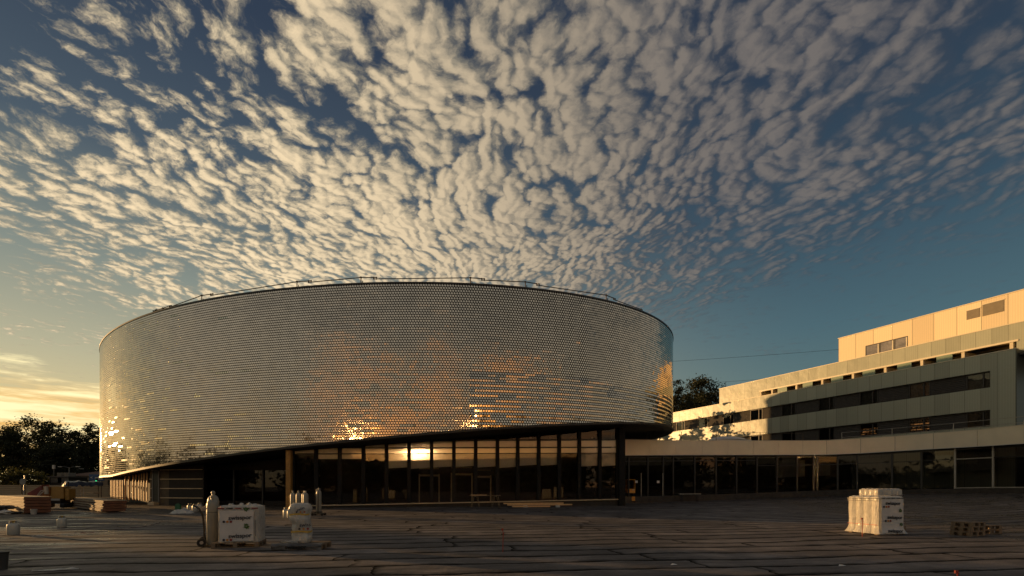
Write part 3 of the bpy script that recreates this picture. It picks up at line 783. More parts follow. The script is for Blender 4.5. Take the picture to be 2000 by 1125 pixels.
def build_wing():
    for a, b in zip(WPX, WPX[1:]):
        A, ta, ba = wpt(a); B, tb, bb = wpt(b); n, d = wn((a+b)/2); g = d*.012
        mb = MB(); k = n*-.25
        A2, B2 = A+g, B-g
        mb.add([(A2.x, A2.y, ba), (B2.x, B2.y, bb), (B2.x, B2.y, tb), (A2.x, A2.y, ta), (A2.x+k.x, A2.y+k.y, ba), (B2.x+k.x, B2.y+k.y, bb), (B2.x+k.x, B2.y+k.y, tb), (A2.x+k.x, A2.y+k.y, ta)],
               [(0, 1, 2, 3), (5, 4, 7, 6), (0, 4, 5, 1), (3, 2, 6, 7), (0, 3, 7, 4), (1, 5, 6, 2)])
        mb.build('fascia_panel', FASC, wing)
    n0 = len(WPX)
    def strip(name, m, offs, zf):
        mb = MB(); vs = []
        for q in WPX:
            P, t, b = wpt(q); n, d = wn(q)
            for o, zz in zip(offs, zf): w = P+n*o; vs.append((w.x, w.y, zz(t, b, w)))
        k = len(offs)
        mb.add(vs, [(i*k+j, (i+1)*k+j, (i+1)*k+j+1, i*k+j+1) for i in range(n0-1) for j in range(k-1)])
        return mb.build(name, m, wing)
    strip('parapet_capping', mat('pale_capping', (.62, .56, .44), .4), (.03, .03, -.32), (lambda t, b, w: t+.0, lambda t, b, w: t+.05, lambda t, b, w: t+.05))
    strip('drip_edge', WHITE, (.02, .02), (lambda t, b, w: b-.03, lambda t, b, w: b+.01))
    strip('joint_backing', BLACK, (-.04, -.04), (lambda t, b, w: b, lambda t, b, w: t))
    strip('roof', mat('roof_felt', (.06, .06, .06), .9), (-.2, -30), (lambda t, b, w: t-.25, lambda t, b, w: t-.25))
    strip('soffit', DARKF, (-.02, -1.2), (lambda t, b, w: b-.02, lambda t, b, w: b-.02))
    strip('head_beam', DARKF, (-.55, -.55), (lambda t, b, w: b-.22, lambda t, b, w: b))
    PLW = mat('wing_plinth', (.055, .045, .036), .85, 0, .4, 2.0)
    base = lambda t, b, w: gh(w.x, w.y)
    zp = lambda w: gh(w.x, w.y)+(.62 if w.x < 36 else .42)
    strip('plinth', PLW, (-.35, -.35, -.8), (lambda t, b, w: gh(w.x, w.y)-.15, lambda t, b, w: zp(w), lambda t, b, w: zp(w)))
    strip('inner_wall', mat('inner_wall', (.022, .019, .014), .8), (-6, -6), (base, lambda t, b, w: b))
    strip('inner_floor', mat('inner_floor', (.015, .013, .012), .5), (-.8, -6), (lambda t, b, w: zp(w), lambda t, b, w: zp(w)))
    ms = [1217, 1235, 1272, 1302, 1321, 1363, 1404, 1444, 1484, 1523, 1562, 1593, 1600, 1637, 1675, 1742, 1797, 1860, 1930, 2010, 2110, 2240]
    for i, q in enumerate(ms):
        P, t, b = wpt(q); n, d = wn(q); w = P-n*.55
        pale = q in (1860, 1930)
        mb = MB(); mb.box((w.x, w.y, (zp(w)+b)/2), (.16 if not pale else .13, .16, b-zp(w)), atan2(d.y, d.x))
        mb.build('mullion', mat('pale_frame', (.44, .40, .33), .4) if pale else DARKF, wing)
    for a, b in zip(ms, ms[1:]):
        A, ta, ba = wpt(a); B, tb, bb = wpt(b); na, d = wn(a); nb, _ = wn(b)
        A = A-na*.56; B = B-nb*.56
        MB().quad((A.x, A.y, zp(A)), (B.x, B.y, zp(B)), (B.x, B.y, bb-.2), (A.x, A.y, ba-.2)).build('window_pane', GLW, wing)
        fr = .72 if a > 1450 else .86
        ha, hb = zp(A)+(ba-zp(A))*fr, zp(B)+(bb-zp(B))*fr
        pale = 1860 <= a < 1930
        m = mat('pale_frame', (.44, .40, .33), .4) if pale else DARKF
        MB().beam(Vector((A.x, A.y, ha))+na*.03, Vector((B.x, B.y, hb))+nb*.03, .08, .07).build('transom', m, wing)
        if a >= 1860:
            MB().beam(Vector((A.x, A.y, zp(A)+.04))+na*.05, Vector((B.x, B.y, zp(B)+.04))+nb*.05, .10, .07).build('sill', mat('pale_frame', (.44, .40, .33), .4), wing)
    # tall glazed doors next to the hall
    for q in (1258, 1300):
        P, t, b = wpt(q); n, d = wn(q); w = P-n*.42
        MB().box((w.x, w.y, 1.75), (.05, .05, 2.3), atan2(d.y, d.x)).build('door_handle', mat('pale_frame', (.44, .40, .33), .4), wing)
    for q in (1250, 1292):
        P, t, b = wpt(q); n, d = wn(q); w = P-n*.50
        M = frame_on((w.x, w.y, 2.05), d, (0, 0, 1))
        mb = MB(); mb.box((0, 0, 0), (.30, .23, .01)); mb.v = [M @ Vector(p) for p in mb.v]
        mb.build('paper_notice', WHITE, wing)
    # pale screens standing inside, seen through the dark glass
    for q0, q1 in ((1530, 1590), (1604, 1634), (1680, 1738), (1800, 1855), (1868, 1926)):
        A, _, b0 = wpt(q0); B, _, b1 = wpt(q1); na, _ = wn(q0); A = A-na*1.6; B = B-na*1.6
        MB().quad((A.x, A.y, zp(A)+1.5), (B.x, B.y, zp(B)+1.5), (B.x, B.y, b1-.5), (A.x, A.y, b0-.5)).build('roller_blind', mat('inner_blind', (.30, .28, .22), .8), wing)
build_wing()
# rails on the wing's roof
def roof_rail():
    m = mat('rail_metal', (.10, .08, .06), .5, .5)
    o = thing('cable_rail', 'thin cable rail on dark posts along the flat wing roof', 'rail', tuple(wpt(1400)[0]))
    prev = None
    for q, top in ((1270, 842), (1337, 842.5), (1404, 843), (1490, 844), (1572, 846)):
        P, t, b = wpt(q); n, d = wn(q); w = P-n*.5; z = EYE+(HOR-top)/F*P.y
        MB().tube([(w.x, w.y, t), (w.x, w.y, z+.03)], .035, 6).build('post', m, o)
        if prev is not None: MB().tube([prev, (w.x, w.y, z)], .016, 5).build('cable', m, o)
        prev = Vector((w.x, w.y, z))
    m2 = mat('rail_steel', (.36, .33, .27), .4, .6)
    o = thing('roof_guard_rail', 'pale two bar guard rail leaning along the roof edge of the low wing', 'rail', tuple(wpt(1800)[0]))
    pv = None
    for q, top in ((1645, 844), (1742, 836), (1857, 826), (1990, 813), (2130, 796)):
        P, t, b = wpt(q); n, d = wn(q); w = P-n*.35; z = EYE+(HOR-top)/F*P.y; s_ = n*-.18
        MB().tube([(w.x, w.y, t), (w.x+s_.x, w.y+s_.y, z)], .03, 6).build('post', m2, o)
        cur = [Vector((w.x+s_.x, w.y+s_.y, z)), Vector((w.x+s_.x*.3, w.y+s_.y*.3, t+(z-t)*.35))]
        if pv:
            for x, y in zip(pv, cur): MB().tube([x, y], .022, 6).build('bar', m2, o)
        pv = cur
roof_rail()
def skylight():
    P, t, b = wpt(1440); n, d = wn(1440); c = P-n*1.8
    o = thing('roof_skylight', 'low white domed skylight on the flat wing roof', 'skylight', (c.x, c.y, t-.25))
    L = Loc((c.x, c.y, t-.2), atan2(d.y, d.x))
    mb = MB(); vs = []
    K = 10
    for i in range(K+1):
        x = -1.95+3.9*i/K
        for j in range(5):
            y = -.9+1.8*j/4; hh = .42*max(0, 1-(x/1.95)**2)**.5*max(0, 1-(y/.92)**2)**.5
            vs.append(L(x, y, .42+hh))
    mb.add(vs, [(i*5+j, (i+1)*5+j, (i+1)*5+j+1, i*5+j+1) for i in range(K) for j in range(4)])
    mb.build('dome', mat('opal_plastic', (.66, .65, .62), .3, 0, .1), o, smooth='all')
    mb = MB(); mb.box(L(0, 0, .2), (4.1, 2.0, .42), atan2(d.y, d.x)); mb.build('kerb', WHITE, o)
skylight()
# ------------------------------------------------------------------ stepped building behind the wing
HC = Vector((42.9, 41.85, 0)); HU = Vector((-.424, .906, 0)).normalized(); HN = Vector((-HU.y, HU.x, 0))  # HN looks left towards the viewer
def hp(s_, z, back=0.0):
    p = HC+HU*s_-HN*back; return Vector((p.x, p.y, z))
def hs(px, back=0.0):
    "distance along the facade seen in a photo column"
    k = (px-1000)/F; o = HC-HN*back
    return (k*o.y-o.x)/(HU.x-k*HU.y)
def hz(px, y, back=0.0):
    p = hp(hs(px, back), 0, back); return EYE+(HOR-y)/F*p.y
hotel = thing('stepped_building', 'long stepped building of green panels with window bands and a cream top storey', 'building', tuple(HC))
def clad(name, col, rough, w, spec=.6, bow=.10, metal=0.0):
    m = bpy.data.materials.new(name); m.use_nodes = True
    g = NT(m.node_tree); b = m.node_tree.nodes['Principled BSDF']
    tc = g.node('ShaderNodeTexCoord').outputs['Object']
    s_ = g.v('DOT_PRODUCT', tc, tuple(HU)); _, _, z = g.xyz(tc)
    q = g.m('DIVIDE', s_, w); fr = g.m('FRACT', q); cell = g.m('FLOOR', q)
    wn_ = g.node('ShaderNodeTexWhiteNoise', noise_dimensions='1D'); g.link(cell, wn_.inputs['W'])
    rib = g.m('SINE', g.m('MULTIPLY', s_, 34.0))
    jo = g.m('MAXIMUM', g.m('LESS_THAN', fr, .022), 0.0)
    n, nc = g.noise(tc, .7, 3, .5); n2, _ = g.noise(tc, 14, 3, .6)
    k = g.m('ADD', .86, g.m('ADD', g.m('MULTIPLY', wn_.outputs['Value'], .22), g.m('MULTIPLY', g.m('SUBTRACT', n2, .5), .12)))
    k = g.m('MULTIPLY', k, g.m('ADD', 1.0, g.m('MULTIPLY', rib, .05)))
    c = g.mix(g.m('MULTIPLY', jo, .75), g.v('SCALE', col, scale=k), (.02, .02, .015))
    g.link(c, b.inputs['Base Color']); b.inputs['Roughness'].default_value = rough; b.inputs['Specular IOR Level'].default_value = spec; b.inputs['Metallic'].default_value = metal
    bn = g.node('ShaderNodeBump'); bn.inputs['Strength'].default_value = bow; bn.inputs['Distance'].default_value = .3
    g.link(g.m('ADD', n, g.m('MULTIPLY', wn_.outputs['Value'], .3)), bn.inputs['Height']); m.node_tree.links.new(bn.outputs[0], b.inputs['Normal'])
    return m
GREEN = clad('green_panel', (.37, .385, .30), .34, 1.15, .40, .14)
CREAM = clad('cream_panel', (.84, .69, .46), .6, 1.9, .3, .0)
COPE = mat('pale_coping', (.70, .62, .46), .4, 0, .06)
def hbox(name, m, s0, s1, z0, z1, front, depth, parent=None):
    "block along the facade: front offset back from the main face, depth behind it"
    a, b = hp(s0, z0, front), hp(s1, z0, front); c, d = hp(s1, z0, front+depth), hp(s0, z0, front+depth)
    mb = MB(); mb.prism([(a.x, a.y), (d.x, d.y), (c.x, c.y), (b.x, b.y)], z0, z1)
    return mb.build(name, m, parent or hotel)
def build_hotel():
    END = 60.0
    zc = hz(1984, 681); r1t, r1b = hz(1934, 724), hz(1934, 756.5); r2t = hz(1935, 800); r2b = r2t-(r1t-r1b)
    e0 = hs(1934)
    # main face: coping band, spandrel band, low wall, end pier
    hbox('panel_band', GREEN, 0, END, r1t, zc, 0, .35)
    hbox('panel_band', GREEN, 0, END, r2t, r1b, 0, .35)
    hbox('panel_band', GREEN, 0, END, 0, r2b, 0, .35)
    hbox('panel_pier', GREEN, 0, e0, r1b, r1t, 0.004, .35); hbox('panel_pier', GREEN, 0, e0, r2b, r2t, 0.004, .35)
    hbox('coping', COPE, -.03, END, zc, zc+.07, -.04, .5)
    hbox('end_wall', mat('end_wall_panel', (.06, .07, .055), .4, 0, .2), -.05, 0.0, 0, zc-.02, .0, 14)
    hbox('rear_core', DARKWALL, .1, END, 0, zc-.3, .75, 13)
    REV = mat('window_frame_dark', (.035, .03, .026), .5); LOUV = mat('louvre_panel', (.05, .043, .036), .6, 0, .3, 4.0)
    GH = glass_mat('hotel_glass', .35, .02, 1.3, 1.5, .10, 1.0)
    CUR = mat('net_curtain', (.42, .40, .33), .8, 0, .4, 5.0)
    wins = [(1276, 1290), (1319, 1335), (1361, 1380.5), (1410, 1431), (1463, 1487), (1524, 1552), (1596, 1627), (1676, 1713), (1772.5, 1814.5), (1884.5, 1933)]
    for row, (zt, zb_) in enumerate(((r1t, r1b), (r2t, r2b))):
        prev = None
        for i, (p0, p1) in enumerate(wins):
            s0, s1 = hs(p0), hs(p1)            # s0 > s1
            f = hbox('window', REV, s1, s0, zt-.10, zt, .22, .2)
            hbox('sill', REV, s1, s0, zb_, zb_+.08, .20, .2, f)
            hbox('frame', REV, s1+(s0-s1)*.27, s1+(s0-s1)*.27+.10, zb_+.08, zt-.1, .22, .2, f)
            hbox('frame', REV, s1, s1+.09, zb_+.08, zt-.1, .22, .2, f); hbox('frame', REV, s0-.09, s0, zb_+.08, zt-.1, .22, .2, f)
            a, b = hp(s1, 0, .30), hp(s0, 0, .30)
            MB().quad((b.x, b.y, zb_+.08), (a.x, a.y, zb_+.08), (a.x, a.y, zt-.1), (b.x, b.y, zt-.1)).build('pane', GH, f)
            if row == 0 and i > 3:
                a, b = hp(s1, 0, .48), hp(s0, 0, .48)
                MB().quad((b.x, b.y, zb_+.08), (a.x, a.y, zb_+.08), (a.x, a.y, zt-.1), (b.x, b.y, zt-.1)).build('curtain', CUR, f)
            if row == 1 and p0 in (1676, 1772.5):
                a, b = hp(s1, 0, .5), hp(s0, 0, .5)
                m = bpy.data.materials.get('glow_panel') or glow_panel()
                MB().quad((b.x, b.y, zb_+.3), (a.x, a.y, zb_+.3), (a.x, a.y, zt-.55), (b.x, b.y, zt-.55)).build('glow_panel', m, f)
            if prev is not None:
                mb = MB(); n = 9
                for k in range(n):
                    z0 = zb_+(zt-zb_)*k/n
                    a, b = hp(s0+.02, z0, .20), hp(prev-.02, z0, .20); a2, b2 = hp(s0+.02, z0+(zt-zb_)/n*.9, .26), hp(prev-.02, z0+(zt-zb_)/n*.9, .26)
                    mb.quad(b, a, a2, b2)
                vs = mb.v
                mb2 = MB(); mb2.v = vs; mb2.f = mb.f
                # one continuous corrugated sheet
                sh = MB(); pts = []
                for k in range(n):
                    z0 = zb_+(zt-zb_)*k/n; z1 = zb_+(zt-zb_)*(k+1)/n
                    pts += [(z0, .20), (z1-.02, .27)]
                pts.append((zt, .2)); vv = []
                for z, o in pts: vv += [hp(s0+.02, z, o), hp(prev-.02, z, o)]
                sh.add(vv, [(2*k+1, 2*k, 2*k+2, 2*k+3) for k in range(len(pts)-1)])
                sh.build('louvre_panel', LOUV, hotel)
            prev = s1
        hbox('louvre_panel', LOUV, hs(1290)+.5, END, zb_, zt, .22, .2)
    # terrace storey, set back
    bB = 2.0
    pt, pb = hz(2000, 627.7, bB), hz(1973.7, 665.5, bB); sl = hs(1405, bB); so_ = hs(1483.7, bB)
    s_r = hs(1990, bB)
    hbox('parapet_band', GREEN, -6, sl, pb, pt, bB, .3)
    hbox('coping', COPE, -6, sl+.05, pt, pt+.08, bB-.04, .45)
    hbox('parapet_band', GREEN, so_, sl, zc-.3, pb, bB+.004, .3)
    hbox('end_wall', GREEN, sl-.3, sl, zc-.3, pt-.004, bB+.3, 8)
    hbox('beam', COPE, s_r, so_, pb-.17, pb-.004, bB-.10, .5)
    hbox('terrace_slab', DARKF, -6, sl, zc-.5, zc-.3, .35, 12)
    hbox('terrace_roof', DARKF, -6, sl-.3, pb+.02, pb+.2, bB+.3, 7)
    wb = bB+2.2
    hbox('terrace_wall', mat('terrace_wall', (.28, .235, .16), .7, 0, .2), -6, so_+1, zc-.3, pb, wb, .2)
    FIN = mat('cream_fin', (.62, .54, .39), .6); SCR = mat('green_screen', (.20, .27, .20), .25, 0, .1)
    divs = [1485.5, 1508, 1555.5, 1606, 1666, 1729, 1800.5, 1881, 1975.5]
    for i, q in enumerate(divs):
        s_ = hs(q, bB)
        hbox('divider', FIN, s_-.12, s_+.12, zc-.3, pb-.17, bB-.02, 2.2)
        if i:
            L = hs(divs[i-1], bB)-s_
            if i not in (1, 8): hbox('privacy_screen', SCR, s_+.15, s_+L*.42, zc-.3, pb-.48, .42, .03)
            f = hbox('window', REV, s_+L*.50, s_+L*.54, zc-.3, pb-.17, wb-.08, .07)
            hbox('frame', REV, s_+L*.90, s_+L*.94, zc-.3, pb-.17, wb-.08, .07, f)
            a, b = hp(s_+L*.54, 0, wb-.05), hp(s_+L*.90, 0, wb-.05)
            MB().quad((b.x, b.y, zc-.3), (a.x, a.y, zc-.3), (a.x, a.y, pb-.17), (b.x, b.y, pb-.17)).build('pane', GH, f)
    hbox('side_wing_wall', GREEN, -6, hs(1986, bB), zc-.3, pb-.004, bB-.05, .3)
    # cream top storey
    bC = 4.0
    tt = hz(1637.7, 662, bC); st = hs(1637.7, bC)
    hbox('top_storey_wall', CREAM, -2.5, st, pt-.6, tt, bC, 9)
    hbox('coping', COPE, -2.5, st+.06, tt, tt+.09, bC-.06, 9.1)
    for p0, p1, y0, y1 in ((1888, 1914, 606, 622), (1919, 1961, 594, 615)):
        s0, s1 = hs(p0, bC), hs(p1, bC); z1, z0 = hz(p0, y0+2, bC), hz(p0, y1+3, bC)
        v = hbox('vent_grille', mat('vent_metal', (.20, .165, .11), .6), s1, s0, z0, z1, bC-.03, .06)
        hbox('frame', COPE, s1-.06, s0+.06, z1, z1+.06, bC-.05, .05, v)
    qs = [1690, 1717.5, 1746, 1773]
    for a_, b_ in zip(qs, qs[1:]):
        s0, s1 = hs(a_, bC), hs(b_, bC); z1, z0 = hz(1690, 676, bC), hz(1690, 697, bC)
        f = hbox('window', REV, s1+.04, s0-.04, z1-.10, z1, bC-.05, .06)
        hbox('frame', REV, s0-.14, s0-.04, z0, z1-.1, bC-.05, .06, f); hbox('frame', COPE, s1+.04, s1+.14, z0, z1-.1, bC-.06, .08, f); hbox('sill', REV, s1, s0, z0-.1, z0, bC-.07, .09, f)
        a, b = hp(s1+.14, 0, bC-.03), hp(s0-.14, 0, bC-.03)
        MB().quad((b.x, b.y, z0), (a.x, a.y, z0), (a.x, a.y, z1-.1), (b.x, b.y, z1-.1)).build('pane', mat('top_window_glass', (.22, .20, .19), .06, 0, .5, 1.2, spec=1.0), f)
def glow_panel():  # emissive orange bands on a dark panel behind the pane
    m = bpy.data.materials.new('glow_panel'); m.use_nodes = True; g = NT(m.node_tree); b = m.node_tree.nodes['Principled BSDF']
    tc = g.node('ShaderNodeTexCoord').outputs['Object']; _, _, z = g.xyz(tc); s_ = g.v('DOT_PRODUCT', tc, tuple(HU))
    n, _ = g.noise(tc, 3.0, 4, .7)
    k = g.m('MULTIPLY', g.mapr(g.m('SINE', g.m('MULTIPLY', z, 22.0)), -.1, .5), g.mapr(n, .46, .56))
    b.inputs['Base Color'].default_value = (.05, .03, .02, 1); b.inputs['Emission Color'].default_value = (1.0, .42, .13, 1)
    g.link(g.m('MULTIPLY', k, .65), b.inputs['Emission Strength'])
    return m
build_hotel()
# ------------------------------------------------------------------ things on the deck
FILM = None
def film_mat(name, col, glint=.35):
    m = bpy.data.materials.new(name); m.use_nodes = True; g = NT(m.node_tree); b = m.node_tree.nodes['Principled BSDF']
    tc = g.node('ShaderNodeTexCoord').outputs['Object']
    n, _ = g.noise(g.v('MULTIPLY', tc, (1, 1, .45)), 13, 6, .7, dist=.8); n2, _ = g.noise(tc, 2.5, 3, .5)
    g.link(g.v('SCALE', col, scale=g.mapr(n2, .3, .7, .85, 1.08)), b.inputs['Base Color'])
    g.link(g.mapr(n, .3, .7, .12, .5), b.inputs['Roughness']); b.inputs['Coat Weight'].default_value = glint; b.inputs['Coat Roughness'].default_value = .12
    bn = g.node('ShaderNodeBump'); bn.inputs['Strength'].default_value = .9; bn.inputs['Distance'].default_value = .05
    g.link(n, bn.inputs['Height']); m.node_tree.links.new(bn.outputs[0], b.inputs['Normal']); return m
FILM = film_mat('shrink_film', (.54, .51, .45)); PRINT = mat('printed_film', (.56, .55, .53), .38, 0, .08, 4.0, bump=.25, bs=8)
INK = mat('dark_blue_ink', (.012, .016, .03), .5, 0, .1); INKO = mat('orange_ink', (.50, .20, .03), .5); INKR = mat('red_ink', (.22, .02, .02), .5); INKG = mat('green_ink', (.06, .13, .03), .5)
WOOD = mat('pallet_wood', (.20, .14, .085), .75, 0, .3, 3.0, bump=.3, bs=30, stretch=(1, 6, 6)); WOODL = mat('fresh_timber', (.62, .40, .19), .6, 0, .2, 4.0)
GASM = mat('gas_cylinder_paint', (.27, .25, .20), .42, .0, .14, 2.0, bump=.1, bs=30); GASL = mat('gas_bottle_paint', (.46, .45, .40), .38, .2, .14, 3.0)
BRASS = mat('brass', (.45, .33, .12), .4, .9); RUB = mat('rubber', (.015, .014, .013), .7)
def pallet(name, label, P, rz, w=1.2, d=.8, group=None, z0=0.0, top=True):
    o = thing(name, label, 'pallet', (P[0], P[1], z0), rz, group); L = Loc((P[0], P[1], z0), rz)
    for k in range(5):
        y = -d/2+.06+(d-.12)*k/4
        MB().box(L(0, y, .133), (w, .11, .022), rz).build('deck_board', WOOD, o)
    for k in (-1, 0, 1):
        MB().box(L(k*(w/2-.05), 0, .111), (.10, d, .022), rz).build('stringer', WOOD, o)
        for j in (-1, 0, 1):
            MB().box(L(k*(w/2-.05), j*(d/2-.06), .061), (.10, .12, .078), rz).build('block', WOOD, o)
    for j in (-1, 0, 1):
        MB().box(L(0, j*(d/2-.06), .011), (w, .11, .022), rz).build('bottom_board', WOOD, o)
    return o
def dots(L, nrm, cx, y, z, r, parent, gap=2.6):
    for k, m in enumerate((INK, INKO, INKR)):
        M = frame_on(L(cx+k*r*gap, y, z), L.M @ Vector((1, 0, 0)), (0, 0, 1))
        mb = MB(); n = 14; mb.add([M @ Vector((r*cos(2*pi*i/n), r*sin(2*pi*i/n), .004)) for i in range(n)], [tuple(range(n))]); mb.build('printed_dot', m, parent)
def sprig(L, cx, y, z, r, parent, seed):
    rng = random.Random(seed); M = frame_on(L(cx, y, z), L.M @ Vector((1, 0, 0)), (0, 0, 1)); mb = MB()
    for k in range(9):
        a = 2*pi*k/9+rng.uniform(-.25, .25); q = r*rng.uniform(.75, 1.1); w = r*.24
        c, s_ = cos(a), sin(a)
        mb.add([M @ Vector(v) for v in ((c*r*.15-s_*w*.3, s_*r*.15+c*w*.3, .004), (c*r*.15+s_*w*.3, s_*r*.15-c*w*.3, .004), (c*q*.6+s_*w, s_*q*.6-c*w, .004), (c*q, s_*q, .004), (c*q*.6-s_*w, s_*q*.6+c*w, .004))], [(0, 1, 2, 3, 4)])
    mb.build('printed_leaf', INKG, parent)
def roll_wrap(L, w, d, h, z0, nx, ny, flare=0.0, seed=1, rows=16, per=10):
    "film pulled over upright rolls: scalloped plan, slightly flared foot"
    mb = MB(); pts = []
    def side(n, length):
        return [(i/(n*per), i) for i in range(n*per)]
    loop = []
    for (n, ax) in ((nx, 0), (ny, 1), (nx, 2), (ny, 3)):
        for i in range(n*per):
            f = i/(n*per); b = .5*w/nx*.30*(abs(sin(pi*f*n))-.55)*(.8 if ax in (0, 2) else 1.7)
            if ax == 0: loop.append((-w/2+w*f, -d/2-b))
            elif ax == 1: loop.append((w/2+b, -d/2+d*f))
            elif ax == 2: loop.append((w/2-w*f, d/2+b))
            else: loop.append((-w/2-b, d/2-d*f))
    N = len(loop); vs = []
    for r in range(rows+1):
        f = r/rows; z = z0+h*f
        fl = 1+flare*max(0, 1-f/.22)**2
        shrink = 1-.02*max(0, (f-.93)/.07)**2
        for (x, y) in loop:
            q = mnoise.noise(Vector((x*4+seed, y*4, z*3)))*.018
            k = fl*shrink*(1+q); vs.append(L(x*k, y*k, z+(.015*mnoise.noise(Vector((x*9, y*9, seed))) if r == rows else 0)))
    fs = [(r*N+i, r*N+(i+1) % N, (r+1)*N+(i+1) % N, (r+1)*N+i) for r in range(rows) for i in range(N)]
    base = len(vs)
    for (x, y) in loop: vs.append(L(x*.86, y*.86, z0+h+.025+.02*mnoise.noise(Vector((x*7, y*7, seed+3)))))
    fs += [(rows*N+i, rows*N+(i+1) % N, base+(i+1) % N, base+i) for i in range(N)]
    fs.append(tuple(base+i for i in range(N)))
    mb.add(vs, fs); return mb
def roll_tops(L, w, d, z, nx, ny, parent, m):
    for i in range(nx):
        for j in range(ny):
            r = min(w/nx, d/ny)*.46
            MB().lathe(L(-w/2+w*(i+.5)/nx, -d/2+d*(j+.5)/ny, z), [(r, -.05), (r, .012), (r*.8, .028), (r*.35, .02)], 14).build('roll_end', m, parent)
# --- wrapped load in front of the recess, on its pallet
P1 = ground(451, 1071)
pallet('wooden_pallet', 'dark wooden pallet carrying the white wrapped load beside the gas trolley', (P1.x-.02, P1.y+.45, 0), R(14), 1.12, .85)
def load_one():
    rz = R(14); c = Vector((P1.x+.04, P1.y+.47, .145)); L = Loc(c, rz)
    o = thing('wrapped_load', 'boxy white wrapped load of roofing rolls with two dark wordmarks, beside the gas trolley', 'wrapped load', c, rz, 'wrapped loads of roofing rolls')
    roll_wrap(L, .95, .70, .93, 0, 5, 4, .0, 2).build('film', FILM, o, smooth=True)
    mb = MB(); n = 12; vs = []
    for i in range(n+1):
        for j in range(9):
            x = -.43+.80*i/n; z = .03+.80*j/8; vs.append(L(x, -.40+.008*mnoise.noise(Vector((x*4, z*4, 1))), z))
    mb.add(vs, [(i*9+j, (i+1)*9+j, (i+1)*9+j+1, i*9+j+1) for i in range(n) for j in range(8)]); mb.build('printed_sheet', PRINT, o, smooth='all')
    for z in (.64, .17):
        text_mesh('swisspor', .155, frame_on(L(.05, -.412, z), L.M @ Vector((1, 0, .03)), (0, 0, 1)), 'printed_lettering', INK, o, bold=.02)
        dots(L, None, -.33, -.408, z-.10, .032, o)
    sprig(L, .20, -.415, .42, .085, o, 1); sprig(L, .19, -.41, .86, .07, o, 2)
    for x0 in (-.46, .42):
        mb = MB(); mb.box(L(x0, -.408, .36), (.012, .006, .42), rz); mb.build('printed_line', mat('grey_ink', (.12, .12, .12), .6), o)
    for k in range(5):
        mb = MB(); mb.box(L(-.40+.2*k, -.40, .885), (.15, .02, .03), rz); mb.build('edge_band', BLACK if k % 2 else INKR, o)
    for x, y in ((.0, -.1), (.33, -.2), (-.3, .1), (.12, .2)):
        MB().blob(L(x, y, .95), (.07, .06, .05), int(x*100)+9, .4).build('film_knot', FILM, o, smooth='all')
load_one()
# --- gas trolley
def gas_bottle(L, x, y, z, r, h, parent, m=GASM, name='cylinder', collar=True):
    prof = [(r*.92, 0), (r, .02), (r, h*.80), (r*.96, h*.845), (r*.82, h*.885), (r*.58, h*.915), (r*.30, h*.93), (r*.28, h*.96)]
    c = MB().lathe(L(x, y, z), prof, 20).build(name, m, parent, smooth=True)
    MB().lathe(L(x, y, z+h*.955), [(r*.34, 0), (r*.36, .01), (r*.34, h*.04), (r*.2, h*.05), (r*.16, h*.055)], 12).build('valve_cap', m if collar else BRASS, c, smooth=True)
    return c
def trolley():
    p = ground(415, 1066); rz = R(28); L = Loc(p, rz)
    o = thing('gas_trolley', 'two wheeled hand truck with curved black handle carrying two tall grey cylinders', 'hand truck', p, rz)
    MB().tube([L(-.19, .02, .03), L(-.20, .03, .5), L(-.23, .05, .80), L(-.32, .08, 1.0), L(-.46, .10, 1.10), L(-.55, .1, 1.11)], .016, 8).build('handle', BLACK, o, smooth=True)
    MB().tube([L(-.19, .26, .03), L(-.20, .26, .5), L(-.23, .26, .80), L(-.32, .26, 1.0), L(-.46, .25, 1.10)], .016, 8).build('handle', BLACK, o, smooth=True)
    MB().box(L(0, .16, .03), (.42, .46, .02), rz).build('base_plate', BLACK, o)
    for y in (-.12, .44):
        w = MB().tube([L(-.24, y-.03, .11), L(-.24, y+.03, .11)], .11, 18).build('wheel', RUB, o, smooth=True)
        MB().tube([L(-.24, y-.035, .11), L(-.24, y+.035, .11)], .045, 12).build('rim', STEEL, w)
    MB().tube([L(-.24, -.12, .11), L(-.24, .44, .11)], .014, 8).build('axle', BLACK, o)
    for z in (.35, .85): MB().beam(L(-.19, .0, z), L(-.19, .28, z), .02, .03).build('cross_bar', BLACK, o)
    for lab, y, hh in (('nearer tall grey gas cylinder standing on the black hand truck', .0, 1.30), ('farther tall grey gas cylinder with a valve cap on the black hand truck', .30, 1.42)):
        q = L(.0, y, .042); g_ = thing('gas_cylinder', lab, 'gas cylinder', q, rz, 'tall gas cylinders'); LL = Loc(q, rz)
        gas_bottle(LL, 0, 0, 0, .142, hh, g_)
        if y == 0: MB().lathe(LL(0, 0, .86), [(.1435, 0), (.1435, .012)], 20).build('band', BLACK, g_)
trolley()
